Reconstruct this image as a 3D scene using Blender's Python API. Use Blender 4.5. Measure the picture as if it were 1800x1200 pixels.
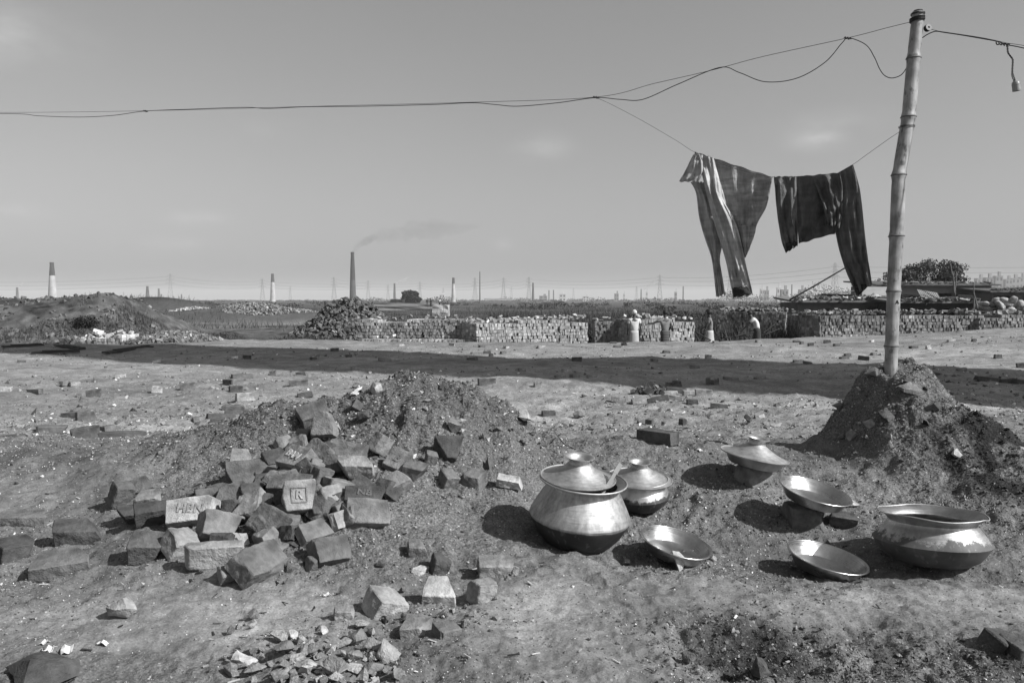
import bpy, bmesh, math, random
import numpy as np
from mathutils import Vector, Matrix, Euler, noise as mnoise

R = math.radians
SC = bpy.context.scene
for o in list(bpy.data.objects):
    bpy.data.objects.remove(o)
COL = SC.collection

# ------------------------------------------------------------------ camera
FPX = 1500.0                      # focal length in photograph pixels (1800 wide)
CAMZ = 1.5
PITCH = math.atan(73 / FPX)
cam_d = bpy.data.cameras.new('camera')
cam_d.sensor_width = 36.0
cam_d.lens = 36.0 * FPX / 1800.0
cam_d.clip_start = 0.05
cam_d.clip_end = 20000
cam = bpy.data.objects.new('camera', cam_d)
COL.objects.link(cam)
cam.location = (0, 0, CAMZ)
cam.rotation_euler = (math.pi / 2 - PITCH, 0, 0)
SC.camera = cam

# ------------------------------------------------------------------ sky, sun, exposure
SUN_EL, SUN_PHI = R(38), R(27)    # sun stands right of and behind the camera
sun_vec = Vector((math.cos(SUN_EL) * math.cos(SUN_PHI), -math.cos(SUN_EL) * math.sin(SUN_PHI), math.sin(SUN_EL)))
world = bpy.data.worlds.new('World')
SC.world = world
world.use_nodes = True
wn, wl = world.node_tree.nodes, world.node_tree.links
wn.clear()
w_out = wn.new('ShaderNodeOutputWorld')
w_bg = wn.new('ShaderNodeBackground')
w_sky = wn.new('ShaderNodeTexSky')
w_sky.sky_type = 'NISHITA'
w_sky.sun_disc = False
w_sky.sun_elevation = SUN_EL
w_sky.sun_rotation = math.atan2(sun_vec.x, sun_vec.y)
w_sky.air_density = 1.0
w_sky.dust_density = 2.5
w_sky.ozone_density = 1.0
# black-and-white photograph through a warm filter: weight the channels, then soften the gradient
w_sep = wn.new('ShaderNodeSeparateColor')
wl.new(w_sky.outputs[0], w_sep.inputs[0])
def wmath(op, a, b=None, clamp=False):
    n = wn.new('ShaderNodeMath'); n.operation = op; n.use_clamp = clamp
    for i, v in enumerate((a, b)):
        if v is None: continue
        if isinstance(v, (int, float)): n.inputs[i].default_value = v
        else: wl.new(v, n.inputs[i])
    return n.outputs[0]
bw = wmath('ADD', wmath('MULTIPLY', w_sep.outputs[0], 0.45), wmath('ADD', wmath('MULTIPLY', w_sep.outputs[1], 0.40), wmath('MULTIPLY', w_sep.outputs[2], 0.15)))
bw = wmath('MULTIPLY', wmath('POWER', bw, 0.82), 0.77)
# a few small thin clouds, torn by noise
w_tc = wn.new('ShaderNodeTexCoord')
w_no = wn.new('ShaderNodeTexNoise'); w_no.inputs['Scale'].default_value = 14; w_no.inputs['Detail'].default_value = 6; w_no.inputs['Roughness'].default_value = 0.55
w_m0 = wn.new('ShaderNodeMapping'); w_m0.inputs['Scale'].default_value = (1, 1, 2.2); wl.new(w_tc.outputs['Generated'], w_m0.inputs[0]); wl.new(w_m0.outputs[0], w_no.inputs['Vector'])
def cloud(d, w, h, amt):
    d = Vector(d).normalized()
    m = wn.new('ShaderNodeMapping'); m.vector_type = 'POINT'
    m.inputs['Location'].default_value = (-d.x / w, -d.y / w, -d.z / h); m.inputs['Scale'].default_value = (1 / w, 1 / w, 1 / h)
    wl.new(w_tc.outputs['Generated'], m.inputs[0])
    ln = wn.new('ShaderNodeVectorMath'); ln.operation = 'LENGTH'; wl.new(m.outputs[0], ln.inputs[0])
    f = wmath('SUBTRACT', 1.15, ln.outputs['Value'], True)
    f = wmath('MULTIPLY', wmath('MULTIPLY', f, f), wmath('MULTIPLY', wmath('SUBTRACT', w_no.outputs[0], .30, True), 2.2 * amt))
    return f
tot = None
for (px, py, w, h, amt) in ((1435, 248, .050, .018, .55), (1455, 220, .09, .022, .22), (950, 262, .055, .024, .30), (360, 385, .045, .013, .30), (885, 432, .02, .012, .25), (20, 60, .10, .06, .40), (480, 225, .05, .02, .14), (320, 430, .06, .012, .18), (30, 372, .05, .012, .2), (-500, 200, .15, .05, .4), (2300, 150, .2, .05, .4)):
    e = cloud(((px - 900) / 1500, 1.0, (527 - py) / 1500), w, h, amt); tot = e if tot is None else wmath('ADD', tot, e)
w_n2 = wn.new('ShaderNodeTexNoise'); w_n2.inputs['Scale'].default_value = 2.2; w_n2.inputs['Detail'].default_value = 4; wl.new(w_tc.outputs['Generated'], w_n2.inputs['Vector'])
bw = wmath('MULTIPLY', bw, wmath('ADD', wmath('ADD', tot, .94), wmath('MULTIPLY', w_n2.outputs[0], .12)))
wl.new(bw, w_bg.inputs[0])
w_bg.inputs[1].default_value = 0.15
wl.new(w_bg.outputs[0], w_out.inputs[0])

sun_d = bpy.data.lights.new('sun', 'SUN')
sun_d.energy = 5.0
sun_d.angle = R(0.5)
sun_d.color = (1, 1, 1)           # monochrome photograph
sun = bpy.data.objects.new('sun', sun_d)
COL.objects.link(sun)
sun.rotation_euler = sun_vec.to_track_quat('Z', 'Y').to_euler()
SC.view_settings.view_transform = 'Standard'
SC.view_settings.look = 'None'
SC.view_settings.exposure = 0.42
SC.view_settings.gamma = 1.0
SC.cycles.max_bounces = 6
SC.cycles.volume_bounces = 0
SC.cycles.transparent_max_bounces = 8
SC.cycles.use_denoising = True

# ------------------------------------------------------------------ helpers: pixels, noise
CF = Vector((0, math.cos(PITCH), -math.sin(PITCH)))
CU = Vector((0, math.sin(PITCH), math.cos(PITCH)))
CC = Vector((0, 0, CAMZ))
def P(px, py, D):
    """world point seen at photograph pixel (px, py) at depth D"""
    return CC + CF * D + Vector((1, 0, 0)) * ((px - 900) / FPX * D) + CU * ((600 - py) / FPX * D)

def hash2(ix, iy, s):
    n = (ix.astype(np.int64) * 374761393 + iy.astype(np.int64) * 668265263 + s * 1442695041) & 0xffffffff
    n = ((n ^ (n >> 13)) * 1274126177) & 0xffffffff
    n = (n ^ (n >> 16)) & 0xffffffff
    return n / 4294967295.0
def vnoise(x, y, s=0):
    x = np.asarray(x, float); y = np.asarray(y, float)
    ix = np.floor(x); iy = np.floor(y); fx = x - ix; fy = y - iy
    fx = fx * fx * fx * (fx * (fx * 6 - 15) + 10); fy = fy * fy * fy * (fy * (fy * 6 - 15) + 10)
    a = hash2(ix, iy, s); b = hash2(ix + 1, iy, s); c = hash2(ix, iy + 1, s); d = hash2(ix + 1, iy + 1, s)
    return (a + (b - a) * fx + (c - a) * fy + (a - b - c + d) * fx * fy) * 2 - 1
def fbm(x, y, s=0, o=4, g=0.5):
    t = 0; a = 1.0; f = 1.0
    for i in range(o):
        t = t + a * vnoise(x * f + 13.7 * i, y * f - 7.1 * i, s + i); a *= g; f *= 2.03
    return t
def sst(a, b, x):
    t = np.clip((x - a) / (b - a), 0, 1); return t * t * (3 - 2 * t)
def smooth_interp(x, xs, ys):
    """monotone-ish smooth interpolation through a table"""
    x = np.asarray(x, float); xs = np.asarray(xs, float); ys = np.asarray(ys, float)
    m = np.gradient(ys, xs)
    i = np.clip(np.searchsorted(xs, x) - 1, 0, len(xs) - 2)
    h = xs[i + 1] - xs[i]; t = np.clip((x - xs[i]) / h, 0, 1)
    return ((2*t**3 - 3*t**2 + 1) * ys[i] + (t**3 - 2*t**2 + t) * h * m[i] + (-2*t**3 + 3*t**2) * ys[i+1] + (t**3 - t**2) * h * m[i+1])

BY = [-50, 0, 2, 3, 3.6, 4.2, 4.8, 5.4, 6.0, 7.0, 8.0, 10.0, 12.0, 14.0, 40]
BZ = [.40, .40, .42, .43, .44, .49, .57, .57, .50, .36, .235, .06, .0, .0, .0]
def gauss(X, Y, cx, cy, rx, ry):
    return np.exp(-((X - cx) / rx) ** 2 - ((Y - cy) / ry) ** 2)
def mound_masks(X, Y):
    cA = np.interp(X, [-3.0, -2.4, -1.85, -1.66, -1.35, -1.14, -.87, -.56, -.2, .0, .17, .35, .8, 1.3], [0, .03, .15, .20, .30, .35, .40, .50, .42, .29, .11, .05, .02, 0])
    dy = Y - 5.05
    mA = cA * np.where(dy < 0, np.exp(-(np.abs(dy) / .85) ** 2.2), np.exp(-(np.abs(dy) / .55) ** 2.2))
    pile = .21 * gauss(X, Y, -.85, 3.75, .62, .5)
    dx = X - 2.30; dyp = Y - 5.2
    rx = np.where(dx < 0, .44, .62); ry = np.where(dyp < 0, .80, .5)
    wob = 1 + .16 * vnoise(np.arctan2(dyp, dx) * 2.2 + 9, np.full_like(dx, .5), 77)
    r = np.sqrt((dx / rx) ** 2 + (dyp / ry) ** 2) / wob
    pole = .635 * np.clip(1.14 - np.maximum(r, .30), 0, 1) ** 1.45 + .02 * np.clip(1 - r / .35, 0, 1)
    pole = pole * (1 + .05 * vnoise(X * 3.1, Y * 3.1, 78) + .05 * vnoise(X * 7, Y * 7, 79))
    coal = .17 * gauss(X, Y, 2.64, 4.38, .44, .46)
    return mA, pile, pole, coal
def sandy_mask(X, Y):
    m = gauss(X, Y, .16, 2.85, .30, .55) + .9 * gauss(X, Y, 1.15, 3.04, .55, .17) + .8 * gauss(X, Y, 1.75, 3.0, .35, .2) + .8 * gauss(X, Y, -1.35, 2.85, .55, .28) + .9 * gauss(X, Y, -.80, 2.82, .32, .22) + .5 * gauss(X, Y, -2.4, 4.2, .5, .4)
    return np.clip(m * (1 + .35 * fbm(X * 3, Y * 3, 501, 3)), 0, 1.15)
def churn_mask(X, Y):
    return np.clip((gauss(X, Y, .74, 2.60, .27, .26) + .9 * gauss(X, Y, 1.2, 2.52, .45, .15) + .35 * gauss(X, Y, 1.9, 2.75, .3, .2)) * (1 + .5 * fbm(X * 4, Y * 4, 505, 3)), 0, 1.1)
PRINTS = [(.36, 2.93, .5), (.12, 2.62, 1.2), (.02, 3.25, -.4), (.30, 3.22, .3), (1.35, 3.05, .9), (-.95, 2.85, .7), (-.3, 2.7, 2.2)]
def near_relief(X, Y, rr, mA, pole, coal):
    z = 0.0
    near = 1 - sst(10, 30, rr)
    rough = 1 + 1.0 * np.clip((mA + pole + coal * 1.3) / .3, 0, 1)
    smoothp = 1 - .55 * np.clip(sandy_mask(X, Y), 0, 1)
    z = z + near * rough * smoothp * (.018 * fbm(X * 1.1, Y * 1.1, 61, 3) + .016 * fbm(X * 4.3, Y * 4.3, 65, 3) + .0095 * fbm(X * 15, Y * 15, 69, 3, .65) - .010 * np.clip(1 - 3 * np.abs(fbm(X * 2.6, Y * 2.6, 167, 2)), 0, 1))
    churn = churn_mask(X, Y) + .5 * gauss(X, Y, .55, 4.3, .5, .4)
    z = z + near * np.clip(churn, 0, 1) * (.034 * np.abs(fbm(X * 7, Y * 7, 261, 3, .6)) + .012 * fbm(X * 22, Y * 22, 265, 2) - .035)
    for (fx, fy, fa) in PRINTS:
        u = (X - fx) * math.cos(fa) + (Y - fy) * math.sin(fa); v = -(X - fx) * math.sin(fa) + (Y - fy) * math.cos(fa)
        e = np.sqrt((u / (.046 + .010 * np.clip(v / .13, -1, 1))) ** 2 + (v / .135) ** 2)
        z = z - .006 * (1 - sst(.75, 1.1, e)) * (1 + .22 * np.sin(v * 2 * math.pi / .024) + .5 * fbm(X * 12, Y * 12, 511, 2)) + .003 * np.exp(-((e - 1.12) / .10) ** 2)
    return z
def hgt(X, Y):
    X = np.asarray(X, float); Y = np.asarray(Y, float)
    rr = np.hypot(X, Y)
    z = smooth_interp(np.clip(Y, -49, 39), BY, BZ)
    z = z + .07 * gauss(X, Y, 1.0, 4.75, .7, .45) - .07 * gauss(X, Y, 1.35, 3.55, .5, .35)
    mA, pile, pole, coal = mound_masks(X, Y)
    z = z + mA + pile + pole + coal
    # the plain climbs a little towards the right
    z = z + .50 * sst(6, 21, X) * sst(12, 27, Y)
    # plain undulation, low bank lines
    plain = sst(6.5, 11, Y)
    z = z + plain * (.075 * fbm(X * .20 + 3, Y * .26, 5, 4)) + plain * .05 * gauss(X, Y, -1.6, 21.0, 1.2, 1.2)
    z = z + .16 * gauss(X, Y, 7.2, 24.5, 2.6, .8) * 1.0
    # edge of the plain: step down to the stacking yard
    edge = 31.0 + .8 * vnoise(X * .22, X * 0 + 2.2, 31)
    z = z - (.52 + .5 * sst(8, 22, X) * 0.55) * sst(edge, edge + 1.4, Y)
    far = sst(34, 60, Y)
    z = z + far * (.18 * fbm(X * .06, Y * .05, 41, 3)) - .1 * far
    z = z - .35 * far * sst(6, 21, X)
    # grassy hill of spoil on the left
    cH = np.interp(X, [-60, -34, -26, -22.5, -20, -18.9, -18.0, -16.9, -15.6, -14.5], [1.6, 1.85, 1.95, 1.95, 2.12, 1.85, 1.25, .45, .08, 0])
    dh = Y - 42.5
    mH = cH * np.where(dh < 0, np.clip(1 - (np.abs(dh) / 6.2) ** 1.5, 0, 1), np.exp(-(dh / 7) ** 2))
    z = z + mH * (1 + .06 * fbm(X * .5, Y * .5, 51, 4))
    for (cx, cy, h, ra, rb) in ((-52, 128, 2.1, 10, 8), (-60, 135, 1.6, 9, 8), (-27.5, 88, 1.0, 4.2, 6), (-33, 92, .9, 7, 7), (-19.5, 84, .8, 5, 5)):
        z = z + h * gauss(X, Y, cx, cy, ra, rb)
    # small relief
    sel = rr < 31
    if sel.all(): z = z + near_relief(X, Y, rr, mA, pole, coal)
    elif sel.any():
        z = np.array(z); z[sel] = z[sel] + near_relief(X[sel], Y[sel], rr[sel], mA[sel], pole[sel], coal[sel])
    midr = sst(8, 14, rr) * (1 - sst(60, 90, rr))
    z = z + midr * (.02 * fbm(X * .9, Y * .9, 71, 4) + .012 * fbm(X * 3.1, Y * 3.1, 75, 3))
    hillm = sst(35.5, 37, Y) * (1 - sst(50, 56, Y)) * sst(-14, -16.5, X)
    z = z + hillm * (.075 * fbm(X * .9, Y * .9, 81, 5, .6))
    return z
def h1(x, y):
    return float(hgt(np.array([x]), np.array([y]))[0])
def hnormal(x, y, e=.06):
    v = hgt(np.array([x + e, x - e, x, x]), np.array([y, y, y + e, y - e]))
    return Vector(((v[1] - v[0]) / (2 * e), (v[3] - v[2]) / (2 * e), 1)).normalized()
_T = np.concatenate([np.linspace(1.2, 8, 260), np.geomspace(8.02, 400, 320)])
def G(px, py, ymin=0.0):
    """first ground point seen at a photograph pixel (beyond ymin metres)"""
    d = P(px, py, 1.0) - CC
    t = _T[_T * d.y > ymin]
    for _ in range(2):
        X = d.x * t; Y = d.y * t; Z = CAMZ + d.z * t
        e = Z - hgt(X, Y)
        below = np.nonzero(e < 0)[0]
        i = max(1, below[0]) if len(below) else len(t) - 1
        if _ == 0: t = np.linspace(t[i - 1], t[i], 12)
    m = t[i - 1] + (t[i] - t[i - 1]) * min(1, max(0, e[i - 1] / (e[i - 1] - e[i] + 1e-9)))
    return Vector((d.x * m, d.y * m, CAMZ + d.z * m))

# ------------------------------------------------------------------ helpers: objects
def tag(o, label=None, cat=None, group=None, kind=None):
    if label: o['label'] = label
    if cat: o['category'] = cat
    if group: o['group'] = group
    if kind: o['kind'] = kind
    return o
def link(name, me, mat=None, parent=None):
    o = bpy.data.objects.new(name, me)
    COL.objects.link(o)
    if mat is not None and me is not None and not me.materials: me.materials.append(mat)
    if parent: o.parent = parent
    return o
def empty(name, loc=(0, 0, 0), rot=(0, 0, 0), scale=1):
    o = bpy.data.objects.new(name, None)
    o.empty_display_size = .1
    COL.objects.link(o)
    o.location = loc; o.rotation_euler = rot; o.scale = (scale,) * 3
    return o
def copy_tree(o, parent=None):
    c = o.copy(); COL.objects.link(c); c.parent = parent
    for ch in list(o.children): copy_tree(ch, c)
    return c
def mesh_np(name, V, F, smooth=False, tone=None):
    V = np.asarray(V, np.float32).reshape(-1, 3)
    me = bpy.data.meshes.new(name)
    if isinstance(F, np.ndarray):
        n, k = F.shape
        me.vertices.add(len(V)); me.vertices.foreach_set('co', V.ravel())
        me.loops.add(n * k); me.loops.foreach_set('vertex_index', F.astype(np.int32).ravel())
        me.polygons.add(n)
        me.polygons.foreach_set('loop_start', np.arange(0, n * k, k, dtype=np.int32))
        me.polygons.foreach_set('loop_total', np.full(n, k, np.int32))
        me.update(calc_edges=True)
    else:
        me.from_pydata([tuple(v) for v in V], [], F); me.update()
    me.polygons.foreach_set('use_smooth', np.full(len(me.polygons), bool(smooth)))
    if tone is not None:
        a = me.attributes.new('tone', 'FLOAT', 'POINT')
        a.data.foreach_set('value', np.asarray(tone, np.float32))
    return me
class MB:
    """collects shapes into one mesh"""
    def __init__(s): s.v = []; s.f = []
    def add(s, V, F):
        b = len(s.v); s.v += [tuple(v) for v in V]; s.f += [tuple(i + b for i in f) for f in F]; return s
    def box(s, c, h, M=None):
        V = [Vector((x * h[0], y * h[1], z * h[2])) for x in (-1, 1) for y in (-1, 1) for z in (-1, 1)]
        if M is not None: V = [M @ v for v in V]
        c = Vector(c)
        return s.add([v + c for v in V], [(0, 1, 3, 2), (4, 6, 7, 5), (0, 4, 5, 1), (2, 3, 7, 6), (0, 2, 6, 4), (1, 5, 7, 3)])
    def bar(s, a, b, r, n=4, r2=None):
        return s.tube([a, b], [r, r if r2 is None else r2], n)
    def tube(s, pts, r, n=8, cap=True):
        pts = [Vector(p) for p in pts]; m = len(pts)
        if isinstance(r, (int, float)): r = [r] * m
        V = []; up = None
        for i, p in enumerate(pts):
            t = (pts[min(i + 1, m - 1)] - pts[max(i - 1, 0)]).normalized()
            if up is None:
                up = Vector((0, 0, 1)) if abs(t.z) < .9 else Vector((0, 1, 0))
            a = t.cross(up)
            if a.length < 1e-6: a = t.orthogonal()
            a.normalize(); b = a.cross(t).normalized(); up = b
            for k in range(n):
                q = 2 * math.pi * k / n
                V.append(p + (a * math.cos(q) + b * math.sin(q)) * r[i])
        F = []
        for i in range(m - 1):
            for k in range(n):
                F.append((i * n + k, i * n + (k + 1) % n, (i + 1) * n + (k + 1) % n, (i + 1) * n + k))
        if cap:
            F.append(tuple(range(n - 1, -1, -1))); F.append(tuple((m - 1) * n + k for k in range(n)))
        return s.add(V, F)
    def lathe(s, prof, n=64, rfun=None, zfun=None):
        V = []
        for (r, z) in prof:
            for k in range(n):
                q = 2 * math.pi * k / n
                rr = r if rfun is None else rfun(r, z, q)
                zz = z if zfun is None else zfun(r, z, q)
                V.append((rr * math.cos(q), rr * math.sin(q), zz))
        F = []
        for i in range(len(prof) - 1):
            for k in range(n):
                F.append((i * n + k, i * n + (k + 1) % n, (i + 1) * n + (k + 1) % n, (i + 1) * n + k))
        return s.add(V, F)
    def mesh(s, name, smooth=False, angle=None):
        me = bpy.data.meshes.new(name); me.from_pydata(s.v, [], s.f); me.update()
        if smooth:
            me.polygons.foreach_set('use_smooth', np.ones(len(me.polygons), bool))
            if angle: me.set_sharp_from_angle(angle=R(angle))
        return me
    def build(s, name, mat, parent=None, smooth=False, angle=None):
        return link(name, s.mesh(name, smooth, angle), mat, parent)
def boxes_np(C, H, Rm):
    """many boxes: centres (n,3), half sizes (n,3), rotation matrices (n,3,3)"""
    n = len(C)
    corner = np.array([(x, y, z) for x in (-1, 1) for y in (-1, 1) for z in (-1, 1)], float)
    L = corner[None] * H[:, None, :]
    V = np.einsum('nij,nkj->nki', Rm, L) + C[:, None, :]
    q = np.array([(0, 1, 3, 2), (4, 6, 7, 5), (0, 4, 5, 1), (2, 3, 7, 6), (0, 2, 6, 4), (1, 5, 7, 3)])
    F = (q[None] + (np.arange(n) * 8)[:, None, None]).reshape(-1, 4)
    return V.reshape(-1, 3), F
def rot_np(ax, ay, az):
    cx, sx, cy, sy, cz, sz = np.cos(ax), np.sin(ax), np.cos(ay), np.sin(ay), np.cos(az), np.sin(az)
    M = np.empty((len(ax), 3, 3))
    M[:, 0, 0] = cz * cy; M[:, 0, 1] = cz * sy * sx - sz * cx; M[:, 0, 2] = cz * sy * cx + sz * sx
    M[:, 1, 0] = sz * cy; M[:, 1, 1] = sz * sy * sx + cz * cx; M[:, 1, 2] = sz * sy * cx - cz * sx
    M[:, 2, 0] = -sy; M[:, 2, 1] = cy * sx; M[:, 2, 2] = cy * cx
    return M
def ordinal(i):
    w = ['first', 'second', 'third', 'fourth', 'fifth', 'sixth', 'seventh', 'eighth', 'ninth', 'tenth', 'eleventh', 'twelfth', 'thirteenth', 'fourteenth',
         'fifteenth', 'sixteenth', 'seventeenth', 'eighteenth', 'nineteenth', 'twentieth', 'twenty-first', 'twenty-second', 'twenty-third', 'twenty-fourth',
         'twenty-fifth', 'twenty-sixth', 'twenty-seventh', 'twenty-eighth', 'twenty-ninth', 'thirtieth', 'thirty-first', 'thirty-second', 'thirty-third', 'thirty-fourth']
    return w[i]

# ------------------------------------------------------------------ materials (all grey: the photograph is black and white)
class NT:
    def __init__(s, name):
        s.m = bpy.data.materials.new(name); s.m.use_nodes = True
        s.n = s.m.node_tree.nodes; s.l = s.m.node_tree.links
        s.b = s.n['Principled BSDF']; s.out = s.n['Material Output']
    def node(s, t, **kw):
        n = s.n.new(t)
        for k, v in kw.items(): setattr(n, k, v)
        return n
    def set(s, sock, v):
        if isinstance(v, (int, float)): sock.default_value = v
        elif isinstance(v, tuple): sock.default_value = v
        else: s.l.new(v, sock)
    def math(s, op, a, b=0.0, clamp=False):
        n = s.node('ShaderNodeMath', operation=op, use_clamp=clamp); s.set(n.inputs[0], a); s.set(n.inputs[1], b); return n.outputs[0]
    def coord(s, kind='Object', scale=(1, 1, 1)):
        t = s.node('ShaderNodeTexCoord'); m = s.node('ShaderNodeMapping'); m.inputs['Scale'].default_value = scale
        s.l.new(t.outputs[kind], m.inputs[0]); return m.outputs[0]
    def pos(s):
        return s.node('ShaderNodeNewGeometry').outputs['Position']
    def noise(s, vec, scale, detail=4, rough=.55, dist=0):
        n = s.node('ShaderNodeTexNoise'); s.l.new(vec, n.inputs['Vector'])
        n.inputs['Scale'].default_value = scale; n.inputs['Detail'].default_value = detail; n.inputs['Roughness'].default_value = rough; n.inputs['Distortion'].default_value = dist
        return n.outputs[0]
    def vor(s, vec, scale, feature='F1', out=0):
        n = s.node('ShaderNodeTexVoronoi', feature=feature); s.l.new(vec, n.inputs['Vector']); n.inputs['Scale'].default_value = scale; return n.outputs[out]
    def ramp(s, v, a, b, lo=0.0, hi=1.0):
        n = s.node('ShaderNodeMapRange', clamp=True); s.set(n.inputs[0], v)
        n.inputs[1].default_value = a; n.inputs[2].default_value = b; n.inputs[3].default_value = lo; n.inputs[4].default_value = hi; return n.outputs[0]
    def mix(s, f, a, b):
        n = s.node('ShaderNodeMix', data_type='FLOAT'); s.set(n.inputs[0], f); s.set(n.inputs[2], a); s.set(n.inputs[3], b); return n.outputs[0]
    def attr(s, name):
        return s.node('ShaderNodeAttribute', attribute_name=name).outputs['Fac']
    def rnd(s):
        return s.node('ShaderNodeObjectInfo').outputs['Random']
    def bump(s, hgt, strength=.5, dist=.01):
        n = s.node('ShaderNodeBump'); n.inputs['Strength'].default_value = strength; n.inputs['Distance'].default_value = dist
        s.l.new(hgt, n.inputs['Height']); s.l.new(n.outputs[0], s.b.inputs['Normal'])
    def finish(s, val, rough=.9, metal=0.0, spec=.3):
        s.set(s.b.inputs['Base Color'], val if not isinstance(val, (int, float)) else (val, val, val, 1))
        s.set(s.b.inputs['Roughness'], rough); s.set(s.b.inputs['Metallic'], metal); s.b.inputs['Specular IOR Level'].default_value = spec
        return s.m
def simple(name, v, rough=.85, metal=0.0, amp=.25, scale=6.0, bump=.0, spec=.3):
    t = NT(name); c = t.coord()
    n = t.noise(c, scale, 5)
    if bump: t.bump(t.noise(c, scale * 4, 4), bump, .01)
    return t.finish(t.math('MULTIPLY', t.ramp(n, .25, .75, 1 - amp, 1 + amp), v), rough, metal, spec)

def ground_material():
    t = NT('earth'); p = t.pos(); tone = t.attr('tone'); grit = t.attr('grit')
    n1 = t.noise(p, 2.2, 6, .6); n2 = t.noise(p, 18, 5, .65); n3 = t.noise(p, 110, 4, .6)
    v = t.math('MULTIPLY', tone, t.ramp(n1, .3, .7, .70, 1.30))
    v = t.math('MULTIPLY', v, t.ramp(n2, .25, .75, .60, 1.38))
    v = t.math('MULTIPLY', v, t.mix(grit, t.ramp(n3, .3, .7, .74, 1.26), t.ramp(n3, .32, .68, .42, 1.6)))
    # pale chips of brick dust and shell
    cell = t.vor(p, 75, 'F1', 1); sep = t.node('ShaderNodeSeparateColor'); t.l.new(cell, sep.inputs[0])
    dist = t.vor(p, 75, 'F1', 0)
    chip = t.math('MULTIPLY', t.ramp(sep.outputs[0], .90, .93), t.ramp(dist, .34, .26))
    chip = t.math('MULTIPLY', chip, t.mix(grit, .35, 1.0))
    v = t.math('ADD', v, t.math('MULTIPLY', chip, t.math('MULTIPLY', sep.outputs[1], .34)))
    hb = t.math('ADD', t.math('MULTIPLY', n2, 1.0), t.math('ADD', t.math('MULTIPLY', n3, .35), t.math('MULTIPLY', t.vor(p, 40), t.mix(grit, -.1, -.6))))
    hb = t.math('MULTIPLY', hb, t.mix(grit, .38, 1.0))
    t.bump(hb, .9, .024)
    return t.finish(v, .95, 0, .2)
def brick_material(name, v, dust=.0):
    t = NT(name); c = t.coord(); rn = t.rnd()
    n1 = t.noise(c, 9, 5, .6); n2 = t.noise(c, 45, 4, .6); n3 = t.noise(c, 3.5, 3, .5)
    a = t.math('MULTIPLY', t.ramp(rn, 0, 1, .72, 1.30), v)
    a = t.math('MULTIPLY', a, t.ramp(n1, .3, .72, .66, 1.32))
    a = t.math('MULTIPLY', a, t.ramp(n2, .3, .7, .82, 1.18))
    # scorched blotches and pale dust of their own shape
    a = t.math('MULTIPLY', a, t.ramp(n3, .34, .44, .55, 1.0))
    if dust: a = t.math('ADD', a, t.math('MULTIPLY', t.ramp(n1, .55, .7), dust))
    t.bump(t.math('ADD', t.math('ADD', n2, t.math('MULTIPLY', t.noise(c, 150, 3), .5)), t.math('MULTIPLY', n1, 1.5)), .65, .010)
    return t.finish(a, .92, 0, .2)
def tone_material(name, rough=.9, amp=.25, scale=30, bump=0.3):
    t = NT(name); p = t.pos(); n = t.noise(p, scale, 4)
    v = t.math('MULTIPLY', t.attr('tone'), t.ramp(n, .3, .7, 1 - amp, 1 + amp))
    if bump: t.bump(n, bump, .01)
    return t.finish(v, rough, 0, .2)
M = {}
M['ground'] = ground_material()
M['brick_dark'] = brick_material('dark_brick', .085)
M['brick_mid'] = brick_material('brick', .14)
M['brick_light'] = brick_material('light_brick', .21, .06)
M['brick_pale'] = brick_material('pale_brick', .33, .1)
M['white_stone'] = brick_material('white_stone', .42, .1)
M['gravel'] = tone_material('gravel', amp=.3, scale=60)
M['stack'] = tone_material('stacked_brick', amp=.3, scale=14)
M['leaf'] = tone_material('leaf', rough=.7, amp=.3, scale=3, bump=0)
M['bark'] = simple('bark', .07, amp=.4, scale=9, bump=.5)

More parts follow.
